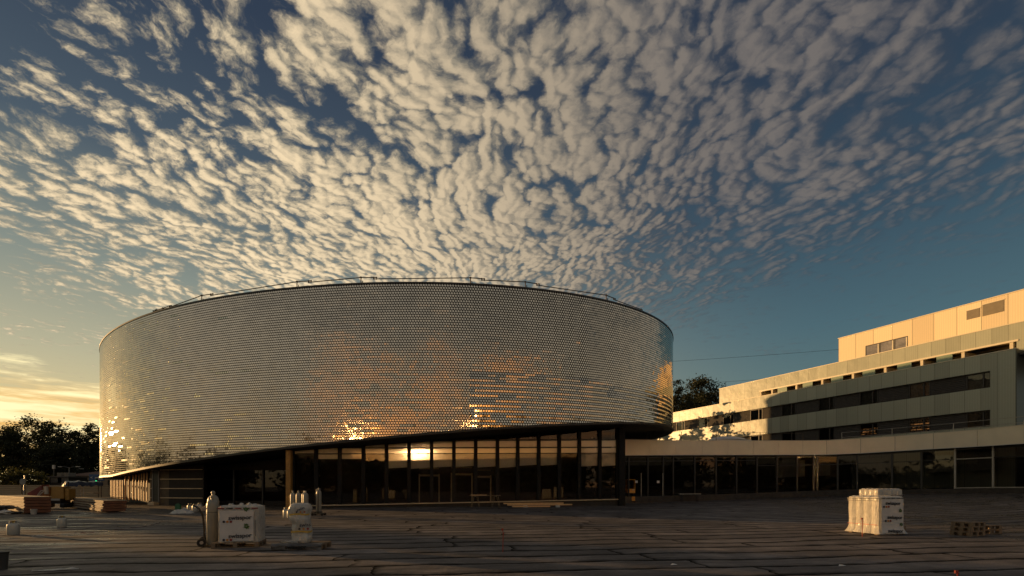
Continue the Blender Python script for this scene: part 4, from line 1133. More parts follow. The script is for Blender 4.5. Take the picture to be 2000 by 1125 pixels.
# --- tied bundle on a second pallet
P2 = ground(580, 1074)
pallet('wooden_pallet', 'low dark pallet draped in torn film under the strapped white bundle', (P2.x, P2.y+.35, 0), R(2), 1.2, .8)
def bundle():
    c = Vector((P2.x-.06, P2.y+.42, .147)); rz = R(8); L = Loc(c, rz)
    o = thing('strapped_bundle', 'lumpy white film bundle tied with two yellow straps on a low pallet', 'wrapped load', c, rz, 'wrapped loads of roofing rolls')
    mb = MB(); N = 40; rows = 26; vs = []
    prof = [(0, .21), (.06, .235), (.30, .225), (.47, .215), (.52, .22), (.60, .245), (.68, .235), (.735, .215), (.80, .235), (.90, .25), (.98, .235), (1.02, .17)]
    def pr(z):
        for (a, ra), (b, rb) in zip(prof, prof[1:]):
            if z <= b: return ra+(rb-ra)*(z-a)/(b-a)
        return prof[-1][1]
    for r in range(rows+1):
        z = 1.02*r/rows
        for k in range(N):
            t = 2*pi*k/N; cx, sy = cos(t), sin(t)
            sq = 1/max(abs(cx), abs(sy))**.45
            off = .055*max(0, min(1, (z-.48)/.15))-.03*max(0, (z-.8)/.2)
            n = 0.055*mnoise.noise(Vector((cx*2.0, sy*2.0, z*3.4-t*.9)))+.024*mnoise.noise(Vector((cx*6, sy*6, z*10)))
            q = pr(z)*sq+n; vs.append(L(cx*q-off, sy*q*.9, z))
    fs = [(r*N+k, r*N+(k+1) % N, (r+1)*N+(k+1) % N, (r+1)*N+k) for r in range(rows) for k in range(N)]
    fs.append(tuple(rows*N+k for k in range(N)))
    mb.add(vs, fs); mb.build('film', FILM, o, smooth='all')
    ST = mat('yellow_strap', (.55, .36, .06), .5)
    for z, q, dx in ((.29, .245, 0), (.735, .232, -.05)):
        mb = MB(); vs = []
        for k in range(N):
            t = 2*pi*k/N; cx, sy = cos(t), sin(t); sq = 1/max(abs(cx), abs(sy))**.45
            rr = pr(z)*sq+.03
            for zz in (z-.022, z+.022): vs.append(L(cx*rr+dx, sy*rr*.9, zz+.01*sin(3*t)))
        mb.add(vs, [(2*k, 2*((k+1) % N), 2*((k+1) % N)+1, 2*k+1) for k in range(N)]); mb.build('strap', ST, o)
    text_mesh('swiss', .13, frame_on(L(.16, -.285, .47), L.M @ Vector((1, .25, .08)), (0, 0, 1)), 'printed_lettering', INK, o, bold=.02)
    text_mesh('swiss', .10, frame_on(L(.05, -.285, .88), L.M @ Vector((1, .1, .45)), (-.3, 0, 1)), 'printed_lettering', INK, o, bold=.02)
    dots(L, None, .02, -.275, .37, .03, o, 3.4); dots(L, None, -.05, -.275, .80, .025, o, 3.8)
    dp = MB(); NX, NY = 30, 9; vs = []
    L2 = Loc((P2.x, P2.y+.35, 0), R(2))
    for i in range(NX+1):
        for j in range(NY+1):
            x = -.62+1.24*i/NX; f = j/NY
            y = -.30-.13*min(1, f*2.2); z = .165-.15*max(0, (f-.25)/.75)
            nz = .022*mnoise.noise(Vector((x*6, f*4, 2)))
            vs.append(L2(x, y+nz-.01, max(.004, z+nz)))
    dp.add(vs, [(i*(NY+1)+j, (i+1)*(NY+1)+j, (i+1)*(NY+1)+j+1, i*(NY+1)+j+1) for i in range(NX) for j in range(NY)])
    fo = dp.build('torn_film', mat('dirty_film', (.075, .07, .066), .35, 0, .5, 5.0, bump=.5, bs=12, coat=.3), o, smooth='all')
    text_mesh('swisspor', .15, frame_on(L2(.0, -.475, .082), (1, .02, 0), (0, -.12, 1)), 'printed_lettering', BLACK, fo, bold=.03)
    for x, q in ((-.30, 1), (-.20, 2), (-.12, 3), (-.36, 4)):
        MB().blob(L2(x, -.2, .18), (.09, .07, .03), q, .5).build('film_scrap', FILM, o, smooth='all')
bundle()
# --- wrapped loads on the right
RP = ground(1716, 1046)
def load_two(label, c, rz, w, d, h, flare, front, seed):
    L = Loc(c, rz); o = thing('wrapped_load', label, 'wrapped load', c, rz, 'wrapped loads of roofing rolls')
    roll_wrap(L, w, d, h, .02, 5, 4, flare, seed, 20).build('film', FILM, o, smooth=True)
    roll_tops(L, w*.94, d*.94, h+.03, 5, 4, o, FILM)
    m = mat('dark_edge_band', (.06, .05, .045), .5)
    return o, L
def right_loads():
    rz = R(11); c0 = Vector((RP.x, RP.y, gh(RP.x, RP.y)))
    # RP is the near corner; the load runs right along its print and back along its sunlit side
    L0 = Loc(c0, rz)
    w, d, h = .98, 1.18, 1.20
    cc = L0(w/2+.02, d/2, 0)
    pallet('wooden_pallet', 'wooden pallet hidden under the flared film of the sunlit wrapped load', (cc.x, cc.y), rz, 1.0, 1.1, None, cc.z)
    o, L = load_two('tall wrapped load with one side glowing gold and three dark wordmarks', Vector((cc.x, cc.y, cc.z+.02)), rz, w, d, h, .16, True, 4)
    mb = MB(); n = 10; vs = []
    for i in range(n+1):
        for j in range(11):
            x = -.46+.86*i/n; z = .06+1.10*j/10; fl = .06*max(0, 1-z/.3)**2
            vs.append(L(x*(1+.10*max(0, 1-z/.3)**2), -d/2-.055-fl+.008*mnoise.noise(Vector((x*4, z*4, 2))), z))
    mb.add(vs, [(i*11+j, (i+1)*11+j, (i+1)*11+j+1, i*11+j+1) for i in range(n) for j in range(10)]); mb.build('printed_sheet', PRINT, o, smooth='all')
    for x, z, y in ((-.02, 1.02, -d/2-.07), (.05, .56, -d/2-.07), (.04, .12, -d/2-.105)):
        text_mesh('swisspor', .165, frame_on(L(x, y, z), L.M @ Vector((1, 0, -.03)), (0, 0, 1)), 'printed_lettering', INK, o, bold=.02)
        if z > .3: dots(L, None, x-.36, -d/2-.068, z-.11, .036, o)
    sprig(L, .26, -d/2-.07, .78, .075, o, 3); sprig(L, .30, -d/2-.07, .33, .075, o, 4)
    m = mat('dark_edge_band', (.06, .05, .045), .5); rd = mat('red_print', (.45, .06, .03), .5)
    for zz, mm, hh in ((1.17, m, .03), (1.10, m, .018), (.31, rd, .014)):
        for k in range(4):
            mb = MB(); mb.box(L(-w/2-.045, -d/2+d*(k+.5)/4, zz), (.02, d/4*.8, hh), rz); mb.build('edge_band', mm, o)
    for k in range(5):
        mb = MB(); mb.box(L(-w/2+w*(k+.5)/5, -d/2-.06, 1.185), (w/5*.7, .02, .03), rz); mb.build('edge_band', m, o)
    # the second load just behind
    c2 = Vector((13.45, 17.35, 0)); zz = gh(c2.x, c2.y+.6)
    pallet('wooden_pallet', 'wooden pallet almost hidden behind the sunlit wrapped load', (c2.x, c2.y+.6), rz, 1.2, .9, None, zz)
    o2, L2 = load_two('wrapped load showing only its roll tops behind the sunlit wrapped load', Vector((c2.x, c2.y+.6, zz+.147)), rz, 1.05, .8, 1.30, .0, False, 8)
    text_mesh('swisspor', .16, frame_on(L2(.15, -.52, 1.10), L2.M @ Vector((1, 0, 0)), (0, 0, 1)), 'printed_lettering', INK, o2, bold=.02)
right_loads()
# --- empty pallets on the far right
a = Vector((14.72, 15.3, 0))
for k in range(3):
    pallet('wooden_pallet', ['bottom one of three stacked empty pallets at the right edge of the deck', 'middle one of three stacked empty pallets at the right edge', 'top one of three stacked empty pallets at the right edge'][k],
           (a.x+.02*k, a.y+.6), R(14+2*k), .62, .6, 'stacked empty pallets', gh(a.x, a.y+.6)+.146*k)
b = Vector((15.35, 15.5, 0))
for k in range(2):
    pallet('wooden_pallet', ['lower empty pallet right of the stack of three', 'upper empty pallet right of the stack of three'][k], (b.x+.30, b.y+.9), R(8-3*k), .84, .6, 'stacked empty pallets', gh(b.x+.3, b.y+.9)+.146*k)
# --- gas bottles standing about
def small_bottle(px, py, label, r=.15, h=.46, group='small gas bottles'):
    p = ground(px, py); o = thing('gas_bottle', label, 'gas bottle', p, 0, group); L = Loc(p)
    MB().lathe(p, [(r*.9, 0), (r, .03), (r, h*.62), (r*.93, h*.72), (r*.6, h*.80), (r*.25, h*.82)], 20).build('body', GASL, o, smooth=True)
    mb = MB(); n = 14; vs = []
    for i in range(n-3):
        t = 2*pi*i/n
        for rr, z in ((r*.62, h*.76), (r*.62, h*.98)): vs.append(L(rr*cos(t), rr*sin(t), z))
    mb.add(vs, [(2*i, 2*i+2, 2*i+3, 2*i+1) for i in range(n-4)]); mb.build('collar', GASL, o)
    MB().lathe(L(0, 0, h*.8), [(.03, 0), (.03, .06), (.045, .07), (.045, .09)], 8).build('valve', BRASS, o)
    return o
small_bottle(26, 1044, 'small pale gas bottle leftmost on the open deck', .165, .47)
small_bottle(121, 1030, 'small grey gas bottle alone by the wet streaks right of the leftmost one', .15, .46)
small_bottle(371, 998, 'small gas bottle left of three by the batten wall', .16, .5); small_bottle(381, 999, 'small gas bottle in the middle of three by the batten wall', .17, .5); small_bottle(390, 997, 'small gas bottle right of three by the batten wall', .16, .52)
small_bottle(558, 1010, 'squat dark gas bottle left of the tall row by the brown column', .13, .52); small_bottle(566, 1011, 'squat gas bottle beside the strapped bundle, nearer the tall row', .13, .48)
for i, (px, py, lab) in enumerate(((572, 1008, 'first tall grey cylinder from the brown column'), (583, 1007, 'second tall grey cylinder from the brown column'), (594, 1006, 'tall grey cylinder half hidden between its neighbours by the glass front'), (597, 1009, 'tall grey cylinder in front of the half hidden one'))):
    p = ground(px, py); o = thing('gas_cylinder', lab, 'gas cylinder', p, 0, 'tall gas cylinders'); gas_bottle(Loc(p), 0, 0, 0, .135, 1.36, o, GASM)
def far_cart():
    p = ground(621, 1007); o = thing('cylinder_cart', 'low dark wheeled cart carrying one cylinder before the glass front', 'hand truck', p); L = Loc(p)
    MB().box(L(0, .1, .10), (.62, .5, .04)).build('base_plate', BLACK, o)
    for x in (-.26, .26):
        for y in (-.1, .3): MB().tube([L(x, y-.03, .07), L(x, y+.03, .07)], .07, 12).build('wheel', RUB, o)
    MB().tube([L(-.13, .1, .1), L(-.13, .1, 1.45)], .02, 6).build('upright', STEEL, o); MB().tube([L(.03, -.06, .1), L(.03, -.06, 1.4)], .02, 6).build('upright', BLACK, o)
    MB().tube([L(-.13, .1, 1.45), L(.12, .1, 1.45)], .02, 6).build('handle', STEEL, o)
    MB().beam(L(-.3, -.16, .2), L(.3, -.16, .2), .03, .06).build('toe_rail', BLACK, o)
    q = L(.0, .12, .12); c = thing('gas_cylinder', 'lone tall cylinder strapped on the low cart before the glass front', 'gas cylinder', q, 0, 'tall gas cylinders'); gas_bottle(Loc(q), 0, 0, 0, .14, 1.38, c)
far_cart()
# --- plastic sheeting and rags by the batten wall
def sheet(px, py, w, d, h, label, m, seed, name='plastic_sheet', cat='plastic sheet'):
    p = ground(px, py); mb = MB(); n = 26; vs = []
    for i in range(n+1):
        for j in range(n+1):
            x, y = -1+2*i/n, -1+2*j/n; e = max(0, 1-(x*x+y*y)*(1+.3*mnoise.noise(Vector((x*2, y*2, seed)))))
            z = h*e**.6*(.75+.6*mnoise.noise(Vector((x*2.4, y*2.4, seed)))+.25*mnoise.noise(Vector((x*7, y*7, seed))))
            vs.append((p.x+x*w/2, p.y+y*d/2, max(.006, z)))
    mb.add(vs, [(i*(n+1)+j, (i+1)*(n+1)+j, (i+1)*(n+1)+j+1, i*(n+1)+j+1) for i in range(n) for j in range(n) if max(vs[i*(n+1)+j][2], vs[(i+1)*(n+1)+j+1][2]) > .0065])
    return tag(mb.build(name, m, None, smooth='all', loc=p), label, cat)
sheet(357, 1003, 1.35, .8, .34, 'crumpled white plastic sheet lying before the batten wall', FILM, 3)
sheet(404, 998, .7, .6, .42, 'crumpled pale cloth heap right of the three small gas bottles', mat('pale_cloth', (.45, .33, .22), .8), 7, 'cloth_heap', 'cloth')
def jerrycan():
    p = ground(348, 997); o = thing('jerrycan', 'green plastic can half hidden behind the crumpled white sheet', 'can', p); m = mat('green_plastic', (.02, .12, .05), .4)
    MB().box(p+Vector((0, 0, .2)), (.34, .2, .40), 0, None, .9).build('body', m, o, bevel=.02); MB().tube([p+Vector((-.1, 0, .41)), p+Vector((-.1, 0, .46)), p+Vector((.06, 0, .46)), p+Vector((.06, 0, .41))], .02, 6).build('handle', m, o)
    MB().lathe(p+Vector((.12, 0, .39)), [(.03, 0), (.03, .05)], 8).build('cap', BLACK, o)
jerrycan()
# --- trestles and planks before the glass front
def trestle(px, label):
    p = fpt(px)+FN*1.6; p.z = 0; o = thing('trestle', label, 'trestle', p, 0, 'sawhorses by the glass front'); m = mat('trestle_metal', (.20, .16, .10), .5, .6); h = .86
    for s_ in (-1, 1):
        for t in (-1, 1): MB().tube([p+FD*(s_*.14+t*.02)+FN*(t*.28)+Vector((0, 0, h)), p+FD*(s_*.30)+FN*(t*.36)], .016, 6).build('leg', m, o)
        MB().tube([p+FD*s_*.25-FN*.33+Vector((0, 0, .25)), p+FD*s_*.25+FN*.33+Vector((0, 0, .25))], .012, 6).build('brace', m, o)
    MB().beam(p-FN*.42+Vector((0, 0, h)), p+FN*.42+Vector((0, 0, h)), .05, .06).build('top_bar', m, o)
trestle(925, 'left metal trestle under the thin boards'); trestle(963, 'right metal trestle under the thin boards')
p, q = fpt(914)+FN*1.6, fpt(972)+FN*1.6
tag(MB().beam(p+Vector((0, 0, .91)), q+Vector((0, 0, .91)), .5, .03).build('work_board', WOOD, None, loc=p), 'thin board laid across the two metal trestles', 'board')
p, q = fpt(916)+FN*1.75, fpt(946)+FN*1.75
tag(MB().beam(p+Vector((0, 0, .95)), q+Vector((0, 0, .95)), .14, .045).build('timber_offcut', WOODL, None, loc=p), 'short pale timber offcut lying on the trestle board', 'timber')
for k, (a_, b_, z, off, lab) in enumerate(((984, 1104, .20, 1.9, 'longest bright plank on the timber pile by the glass front'), (978, 1090, .30, 1.6, 'upper back plank of the timber pile by the glass front'), (992, 1062, .08, 2.1, 'short low plank under the bright timber pile'))):
    p, q = fpt(a_)+FN*off, fpt(b_)+FN*off; z0 = gh(p.x, p.y)
    tag(MB().beam(p+Vector((0, 0, z0+z)), q+Vector((0, 0, z0+z)), .22, .09).build('timber_plank', WOODL, None, loc=p), lab, 'plank', 'planks piled by the glass front')
for px, lab in ((1018, 'left grey concrete block carrying the plank pile'), (1078, 'right grey concrete block carrying the plank pile')):
    p = fpt(px)+FN*1.75; tag(MB().box((p.x, p.y, .075), (.30, .9, .15)).build('concrete_block', mat('concrete', (.40, .42, .40), .8), None, loc=p, bevel=.01), lab, 'block')
# --- orange scissor lift by the black column
def lift():
    p = ground(1232, 982.5); rz = R(-8); L = Loc(p, rz); o = thing('scissor_lift', 'orange scissor lift with railed basket parked beside the black column', 'lift', p, rz)
    OR = mat('orange_paint', (.80, .36, .05), .45, 0, .15)
    MB().box(L(0, .6, .42), (.78, 1.5, .42), rz).build('chassis', OR, o, bevel=.03)
    for x in (-.34, .34):
        for y in (.05, 1.1):
            w = MB().tube([L(x-.06, y, .19), L(x+.06, y, .19)], .19, 16).build('wheel', RUB, o, smooth=True); MB().tube([L(x-.065, y, .19), L(x+.065, y, .19)], .09, 10).build('rim', OR, w)
    for k in range(3):
        z = .66+.09*k; MB().beam(L(-.3, .0, z), L(-.3, 1.2, z+.07), .05).build('scissor_arm', BLACK, o); MB().beam(L(.3, 1.2, z), L(.3, .0, z+.07), .05).build('scissor_arm', BLACK, o)
    MB().box(L(0, .6, 1.02), (.80, 1.5, .12), rz).build('platform', OR, o); MB().box(L(0, -.13, 1.22), (.80, .03, .30), rz).build('toe_board', OR, o)
    for x in (-.38, .38):
        for y in (-.14, .6, 1.33): MB().tube([L(x, y, 1.08), L(x, y, 2.25)], .024, 6).build('rail_post', OR, o)
        for z in (2.25, 1.7): MB().tube([L(x, -.14, z), L(x, 1.33, z)], .024, 6).build('rail', OR, o)
    for y in (-.14, 1.33): MB().tube([L(-.38, y, 2.25), L(.38, y, 2.25)], .03, 6).build('rail', OR, o)
    MB().tube([L(-.30, -.12, 2.2), L(.0, .2, 1.6)], .014, 6).build('gate_chain', STEEL, o)
    MB().box(L(.22, -.13, 1.28), (.16, .05, .12), rz).build('decal', mat('pale_decal', (.6, .5, .35), .5), o)
lift()
def bench():
    A, B = wpt(1322)[0], wpt(1364)[0]; n, d = wn(1343)
    A = A+n*.3; B = B+n*.3; z = gh(A.x, A.y)+.78; o = thing('pale_board', 'long pale board resting on two blocks before the dark wing glazing', 'board', tuple(A))
    MB().beam(A+Vector((0, 0, z)), B+Vector((0, 0, z)), .25, .06).build('plank', mat('pale_frame', (.44, .40, .33), .4), o)
    for P in (A+(B-A)*.15, A+(B-A)*.85): MB().box((P.x, P.y, z/2), (.2, .2, z)).build('block', PLIN, o)
bench()
# --- stakes and litter
def stake(px, top, bot, label):
    p = ground(px, bot); h = EYE-(top-HOR)/F*p.y; RED = mat('red_paint', (.32, .035, .02), .5)
    o = thing('marking_stake', label, 'stake', p, 0, 'thin red stakes'); L = Loc(p)
    MB().tube([L(0, 0, 0), L(.01, 0, h*.86), L(-.01, 0, h)], .010, 6).build('rod', RED, o); MB().box(L(-.01, 0, h), (.05, .03, .05)).build('hook', RED, o); MB().tube([L(0, 0, h*.8), L(.04, 0, h*.85)], .008, 5).build('loop', RED, o)
stake(982, 1034, 1078, 'thin red stake standing alone in the middle of the deck'); stake(1684, 1013, 1049, 'thin red stake in front of the gold lit wrapped load')
stake(1869, 1117, 1140, 'short red stake whose tip shows at the very bottom edge')
for px, py, lab in ((1316, 1104, 'white paper scrap near the bottom centre of the deck'), (1644, 1106, 'white paper scrap below the gold lit wrapped load')):
    p = ground(px, py); mb = MB(); mb.add([p+Vector((-.08, -.03, .008)), p+Vector((.06, -.05, .02)), p+Vector((.09, .03, .008)), p+Vector((-.02, .05, .03)), p+Vector((.0, .0, .035))], [(0, 1, 4), (1, 2, 4), (2, 3, 4), (3, 0, 4)])
    tag(mb.build('paper_scrap', WHITE, None, loc=p), lab, 'paper', 'paper scraps')
def bin_():
    p = ground(1, 1112); o = thing('waste_bin', 'dark round bin cut off by the left edge of the picture', 'bin', p)
    MB().lathe(p, [(.10, 0), (.115, .30), (.12, .31)], 18).build('body', mat('grey_bin', (.05, .05, .048), .5), o, smooth=True); MB().lathe(p+Vector((0, 0, .31)), [(.125, 0), (.125, .03), (.06, .045)], 18).build('lid', BLACK, o)
bin_()

def tape():
    m = bpy.data.materials.new('striped_tape'); m.use_nodes = True; g = NT(m.node_tree); b = m.node_tree.nodes['Principled BSDF']
    X, Y, Z = g.xyz(g.node('ShaderNodeTexCoord').outputs['Object'])
    g.link(g.mix(g.m('GREATER_THAN', g.m('FRACT', g.m('MULTIPLY', X, 2.2)), .5), (.40, .36, .32), (.16, .018, .014)), b.inputs['Base Color']); b.inputs['Roughness'].default_value = .5
    pts = [ground(*q) for q in ((60, 1049), (102, 1047), (140, 1044), (190, 1041), (240, 1035), (285, 1029), (305, 1023), (322, 1017))]
    path = []
    for a, c in zip(pts, pts[1:]):
        for k in range(10): path.append(a.lerp(c, k/10))
    vs = []
    for i, p in enumerate(path):
        w = .045+.02*mnoise.noise(Vector((i*.7, 0, 3))); z = .012+.05*abs(mnoise.noise(Vector((i*.45, 4, 1)))); y = .10*mnoise.noise(Vector((i*.23, 1, 7)))
        vs += [(p.x, p.y+y-w, z), (p.x, p.y+y+w, z+.03*mnoise.noise(Vector((i*.6, 2, 2)))+.01)]
    mb = MB(); mb.add(vs, [(2*k, 2*k+2, 2*k+3, 2*k+1) for k in range(len(path)-1)])
    tag(mb.build('barrier_tape', m, None, loc=pts[0]), 'crumpled red and white barrier tape lying across the deck at the left', 'tape')
tape()
for px, py, w, lab, sd in ((112, 1114, .34, 'torn white film scrap lying near the bottom left of the deck', 3), (168, 1004, .3, 'pale scrap on the yard between the two panel stacks', 5)):
    p = ground(px, py); mb = MB(); n = 8; vs = []
    for i in range(n+1):
        for j in range(5):
            x, y = -1+2*i/n, -1+j/2; vs.append((p.x+x*w+.05*mnoise.noise(Vector((x, y, sd))), p.y+y*.09*(1-.5*abs(x))+x*.12, .012+.05*abs(mnoise.noise(Vector((x*3, y*3, sd))))))
    mb.add(vs, [(i*5+j, (i+1)*5+j, (i+1)*5+j+1, i*5+j+1) for i in range(n) for j in range(4)])
    tag(mb.build('film_scrap', FILM, None, smooth='all', loc=p), lab, 'film scrap')
# ------------------------------------------------------------------ yard on the left
ORB = mat('panel_foam_end', (.17, .062, .026), .7, 0, .25, 3.0); SKIN = mat('panel_skin', (.34, .28, .20), .85, 0, .15, spec=.15)
def panel_stack(label, near, far_dir, length, width, h, n, parts_m):
    p = Vector((near.x, near.y, 0)); d = far_dir.normalized(); s_ = Vector((-d.y, d.x, 0))
    if s_.dot(Vector((1, 0, 0))) < 0: s_ = -s_
    o = thing('panel_stack', label, 'panel stack', p, 0, 'stacks of insulated panels')
    lay = h/n
    for k in range(n):
        c = p+d*(length/2)+s_*(width/2)+Vector((0, 0, lay*(k+.5)+.05)); rz = atan2(d.y, d.x)
        j = Vector((random.uniform(-.03, .03), random.uniform(-.03, .03), 0))
        MB().box(c+j, (length, width, lay*.84), rz).build('panel', ORB, o)
        MB().box(c+j-s_*(width/2+.012)+Vector((0, 0, 0)), (length-.04, .02, lay*.60), rz).build('panel_edge', SKIN, o)
    c = p+d*(length/2)+s_*(width/2)+Vector((0, 0, h+.06))
    MB().box(c, (length+.05, width+.05, .03), atan2(d.y, d.x)).build('cover_sheet', SKIN, o)
    for k in (.12, .5, .88):
        e = p+d*(length*k)+s_*(width/2); MB().box((e.x, e.y, .022), (.1, width, .05), atan2(d.y, d.x)).build('bearer', WOOD, o)
panel_stack('taller stack of orange ended panels at the left, before the site fence', ground(48, 1004), Vector((-.80, .60, 0)), 8.0, 1.15, .92, 5, None)
panel_stack('longer low stack of orange ended panels between the machine and the hall', ground(201.6, 1001), Vector((-.765, .644, 0)), 13.0, 1.15, .66, 4, None)
def rubble(px, py, w, d, h, label, seed, cols, name='rubble_heap', cat='heap'):
    p = ground(px, py); o = thing(name, label, cat, p); rng = random.Random(seed)
    for k in range(16):
        x, y = rng.uniform(-w/2, w/2), rng.uniform(-d/2, d/2); z = h*max(.1, 1-abs(x)/w*1.6)*rng.uniform(.1, .7); m = rng.choice(cols)
        mb = MB(); mb.blob(p+Vector((x, y, max(.08, z))), (rng.uniform(.12, .5), rng.uniform(.12, .3), rng.uniform(.06, .16)), seed+k, .35, 2, 10, None); mb.build('scrap', m, o)
rubble(8, 1003, 2.4, 1.6, .9, 'dark heap of sacks and scrap left of the taller panel stack', 4, (mat('sack_dark', (.04, .035, .03), .8), mat('sack_grey', (.16, .14, .11), .8), FILM))
rubble(166, 985, 3.6, 1.4, 1.1, 'dark clutter heaped under the tarp shelter', 9, (mat('sack_dark', (.04, .035, .03), .8), mat('sack_brown', (.08, .06, .04), .8), STEEL))
def bucket():
    p = ground(66, 1004.5); o = thing('bucket', 'pale plastic bucket in front of the taller panel stack', 'bucket', p)
    MB().lathe(p, [(.13, 0), (.155, .30), (.16, .30)], 16).build('body', mat('pale_plastic', (.42, .38, .33), .4), o, smooth=True)
    MB().tube([p+Vector((-.155, 0, .27)), p+Vector((-.1, -.12, .2)), p+Vector((.1, -.12, .2)), p+Vector((.155, 0, .27))], .006, 5).build('handle', STEEL, o)
bucket()
# --- site fence
def fence():
    Z0, Z1 = 52.0, 58.0; m = mat('fence_sheet', (.40, .33, .22), .55, .2, .12, 1.0); pst = mat('fence_post', (.14, .11, .08), .6)
    px = [-70, 46, 128, 216, 300]
    for i, (a, b) in enumerate(zip(px, px[1:])):
        za, zb2 = Z0+(Z1-Z0)*(a+70)/370, Z0+(Z1-Z0)*(b+70)/370
        A, B = Vector(((a-1000)/F*za, za, 0)), Vector(((b-1000)/F*zb2, zb2, 0)); d = (B-A).normalized(); n = Vector((d.y, -d.x, 0))
        lab = ['plain site fence panel at the very left behind the dark heap', 'site fence panel behind the red and orange machine', 'site fence panel behind the tarp shelter', 'site fence panel half hidden by the hall timber frame'][i]
        o = thing('site_fence_panel', lab, 'fence', A, 0, 'site fence panels'); A2, B2 = A+d*.18, B-d*.18
        vs = []; K = 8; top = 1.72
        prof = []
        for k in range(K):
            z = .12+(top-.12)*k/K; dz = (top-.12)/K; prof += [(z, .0), (z+dz*.55, .045), (z+dz*.62, .0)]
        prof.append((top, 0))
        for z, off in prof:
            for P in (A2, B2): w = P+n*off; vs.append((w.x, w.y, z))
        MB().add(vs, [(2*k, 2*k+1, 2*k+3, 2*k+2) for k in range(len(prof)-1)]).build('sheet', m, o)
        MB().box((A.x, A.y, .92), (.18, .18, 1.84)).build('post', pst, o)
        MB().beam(A2+Vector((0, 0, top)), B2+Vector((0, 0, top)), .06, .05).build('top_rail', m, o)
fence()
# --- small site machine
def machine():
    p = ground(112, 993); rz = R(20); L = Loc(p, rz); o = thing('site_machine', 'small orange and yellow tracked site machine with a red hopper', 'site machine', p, rz)
    OR = mat('machine_orange', (.30, .11, .02), .5, 0, .25); YE = mat('machine_yellow', (.30, .16, .025), .5, 0, .25); RD = mat('machine_red', (.12, .02, .02), .5, 0, .2)
    for x in (-.62, .62):
        t = MB(); t.prism([(0, 0)]*0 or [L(x-.16, -.9, 0).to_2d(), L(x+.16, -.9, 0).to_2d(), L(x+.16, .9, 0).to_2d(), L(x-.16, .9, 0).to_2d()], .06, .42); t.build('track', RUB, o, bevel=.12)
    MB().box(L(0, 0, .55), (1.0, 1.5, .34), rz).build('chassis', BLACK, o, bevel=.03)
    MB().box(L(.18, .1, 1.15), (.80, 1.2, .90), rz, None, .92).build('engine_cover', YE, o, bevel=.06)
    MB().box(L(-.45, -.1, 1.12), (.45, .9, .95), rz, None, .85).build('side_tank', OR, o, bevel=.06)
    MB().box(L(.72, .1, 1.02), (.26, 1.0, .86), rz).build('side_tank', YE, o, bevel=.05)
    h = MB(); h.prism([L(-1.55, -.35, 0).to_2d(), L(-.72, -.35, 0).to_2d(), L(-.72, .55, 0).to_2d(), L(-1.55, .55, 0).to_2d()], [1.0, .85, .85, 1.0], [1.12, 1.72, 1.72, 1.12]); h.build('hopper', RD, o, bevel=.02)
    MB().tube([L(-.95, -.3, .2), L(-.95, -.3, 1.0)], .05, 8).build('hopper_leg', OR, o); MB().tube([L(-1.4, -.3, .05), L(-1.4, -.3, 1.05)], .05, 8).build('hopper_leg', OR, o)
    MB().box(L(-1.15, 0, .35), (.8, .8, .35), rz).build('outrigger_box', OR, o, bevel=.03)
    for k, (a, b) in enumerate(((.35, .5), (.15, .65))): MB().tube([L(-1.3, -.6, .55+a*.5), L(-.9, -.7, .7+a*.4), L(-.6, -.75, .95+a), L(-.45, -.65, 1.3)], .035, 7).build('hose', mat('pale_hose', (.42, .36, .28), .5), o, smooth=True)
    MB().tube([L(-.35, -.62, 1.05), L(-.4, -.6, 1.6)], .12, 10).build('cylinder_tank', mat('pale_hose', (.42, .36, .28), .5), o, smooth=True)
    MB().box(L(.22, -.78, .66), (.5, .03, .14), rz).build('number_plate', mat('plate_grey', (.35, .34, .30), .5), o)
    MB().tube([L(.5, .3, 1.6), L(.52, .3, 1.95)], .05, 8).build('exhaust', BLACK, o)
machine()
# --- tarp shelter
def shelter():
    def q(px, Z): return Vector(((px-1000)/F*Z, Z, 0))
    A, B = q(124, 44), q(201, 46); o = thing('tarp_shelter', 'low shelter of crumpled blue tarp on thin poles before the fence', 'shelter', tuple(A)); d = (B-A); u = d.normalized(); n = Vector((-u.y, u.x, 0))
    for f in (.02, .5, .96):
        for s_ in (0, 1.8):
            w = A+d*f+n*s_; MB().tube([w, w+Vector((0, 0, 1.95))], .03, 6).build('pole', STEEL if f < .9 else BLACK, o)
    mb = MB(); NX, NY = 40, 14; vs = []
    for i in range(NX+1):
        for j in range(NY+1):
            f, g_ = i/NX, j/NY; w = A+d*f+n*(-.25+2.3*g_)
            z = 2.02+.10*sin(pi*g_)+.09*mnoise.noise(Vector((f*9, g_*3, 1)))-.16*abs(sin(f*pi*2.5))*.5
            if j == 0: z -= .34+.14*mnoise.noise(Vector((f*14, 0, 4)))
            if f < .08: z -= .5*(1-f/.08)
            vs.append((w.x, w.y, z))
    mb.add(vs, [(i*(NY+1)+j, (i+1)*(NY+1)+j, (i+1)*(NY+1)+j+1, i*(NY+1)+j+1) for i in range(NX) for j in range(NY)])
    mb.build('tarp', mat('blue_tarp', (.028, .036, .055), .40, 0, .4, 3.0, bump=.4, bs=8), o, smooth='all')
    w = q(176, 44.5); MB().box((w.x, w.y, 1.0), (1.3, .8, .06)).build('work_top', SKIN, o)
    w2 = q(203, 45); o2 = thing('board_pile', 'low pile of pale boards beside the timber framed corner', 'boards', tuple(w2))
    for k in range(4): MB().box((w2.x+.05*k, w2.y, .12+.14*k), (2.6-.1*k, .9, .09), R(6*k-8)).build('board', SKIN if k % 2 else mat('grey_board', (.2, .18, .15), .7), o2)
shelter()
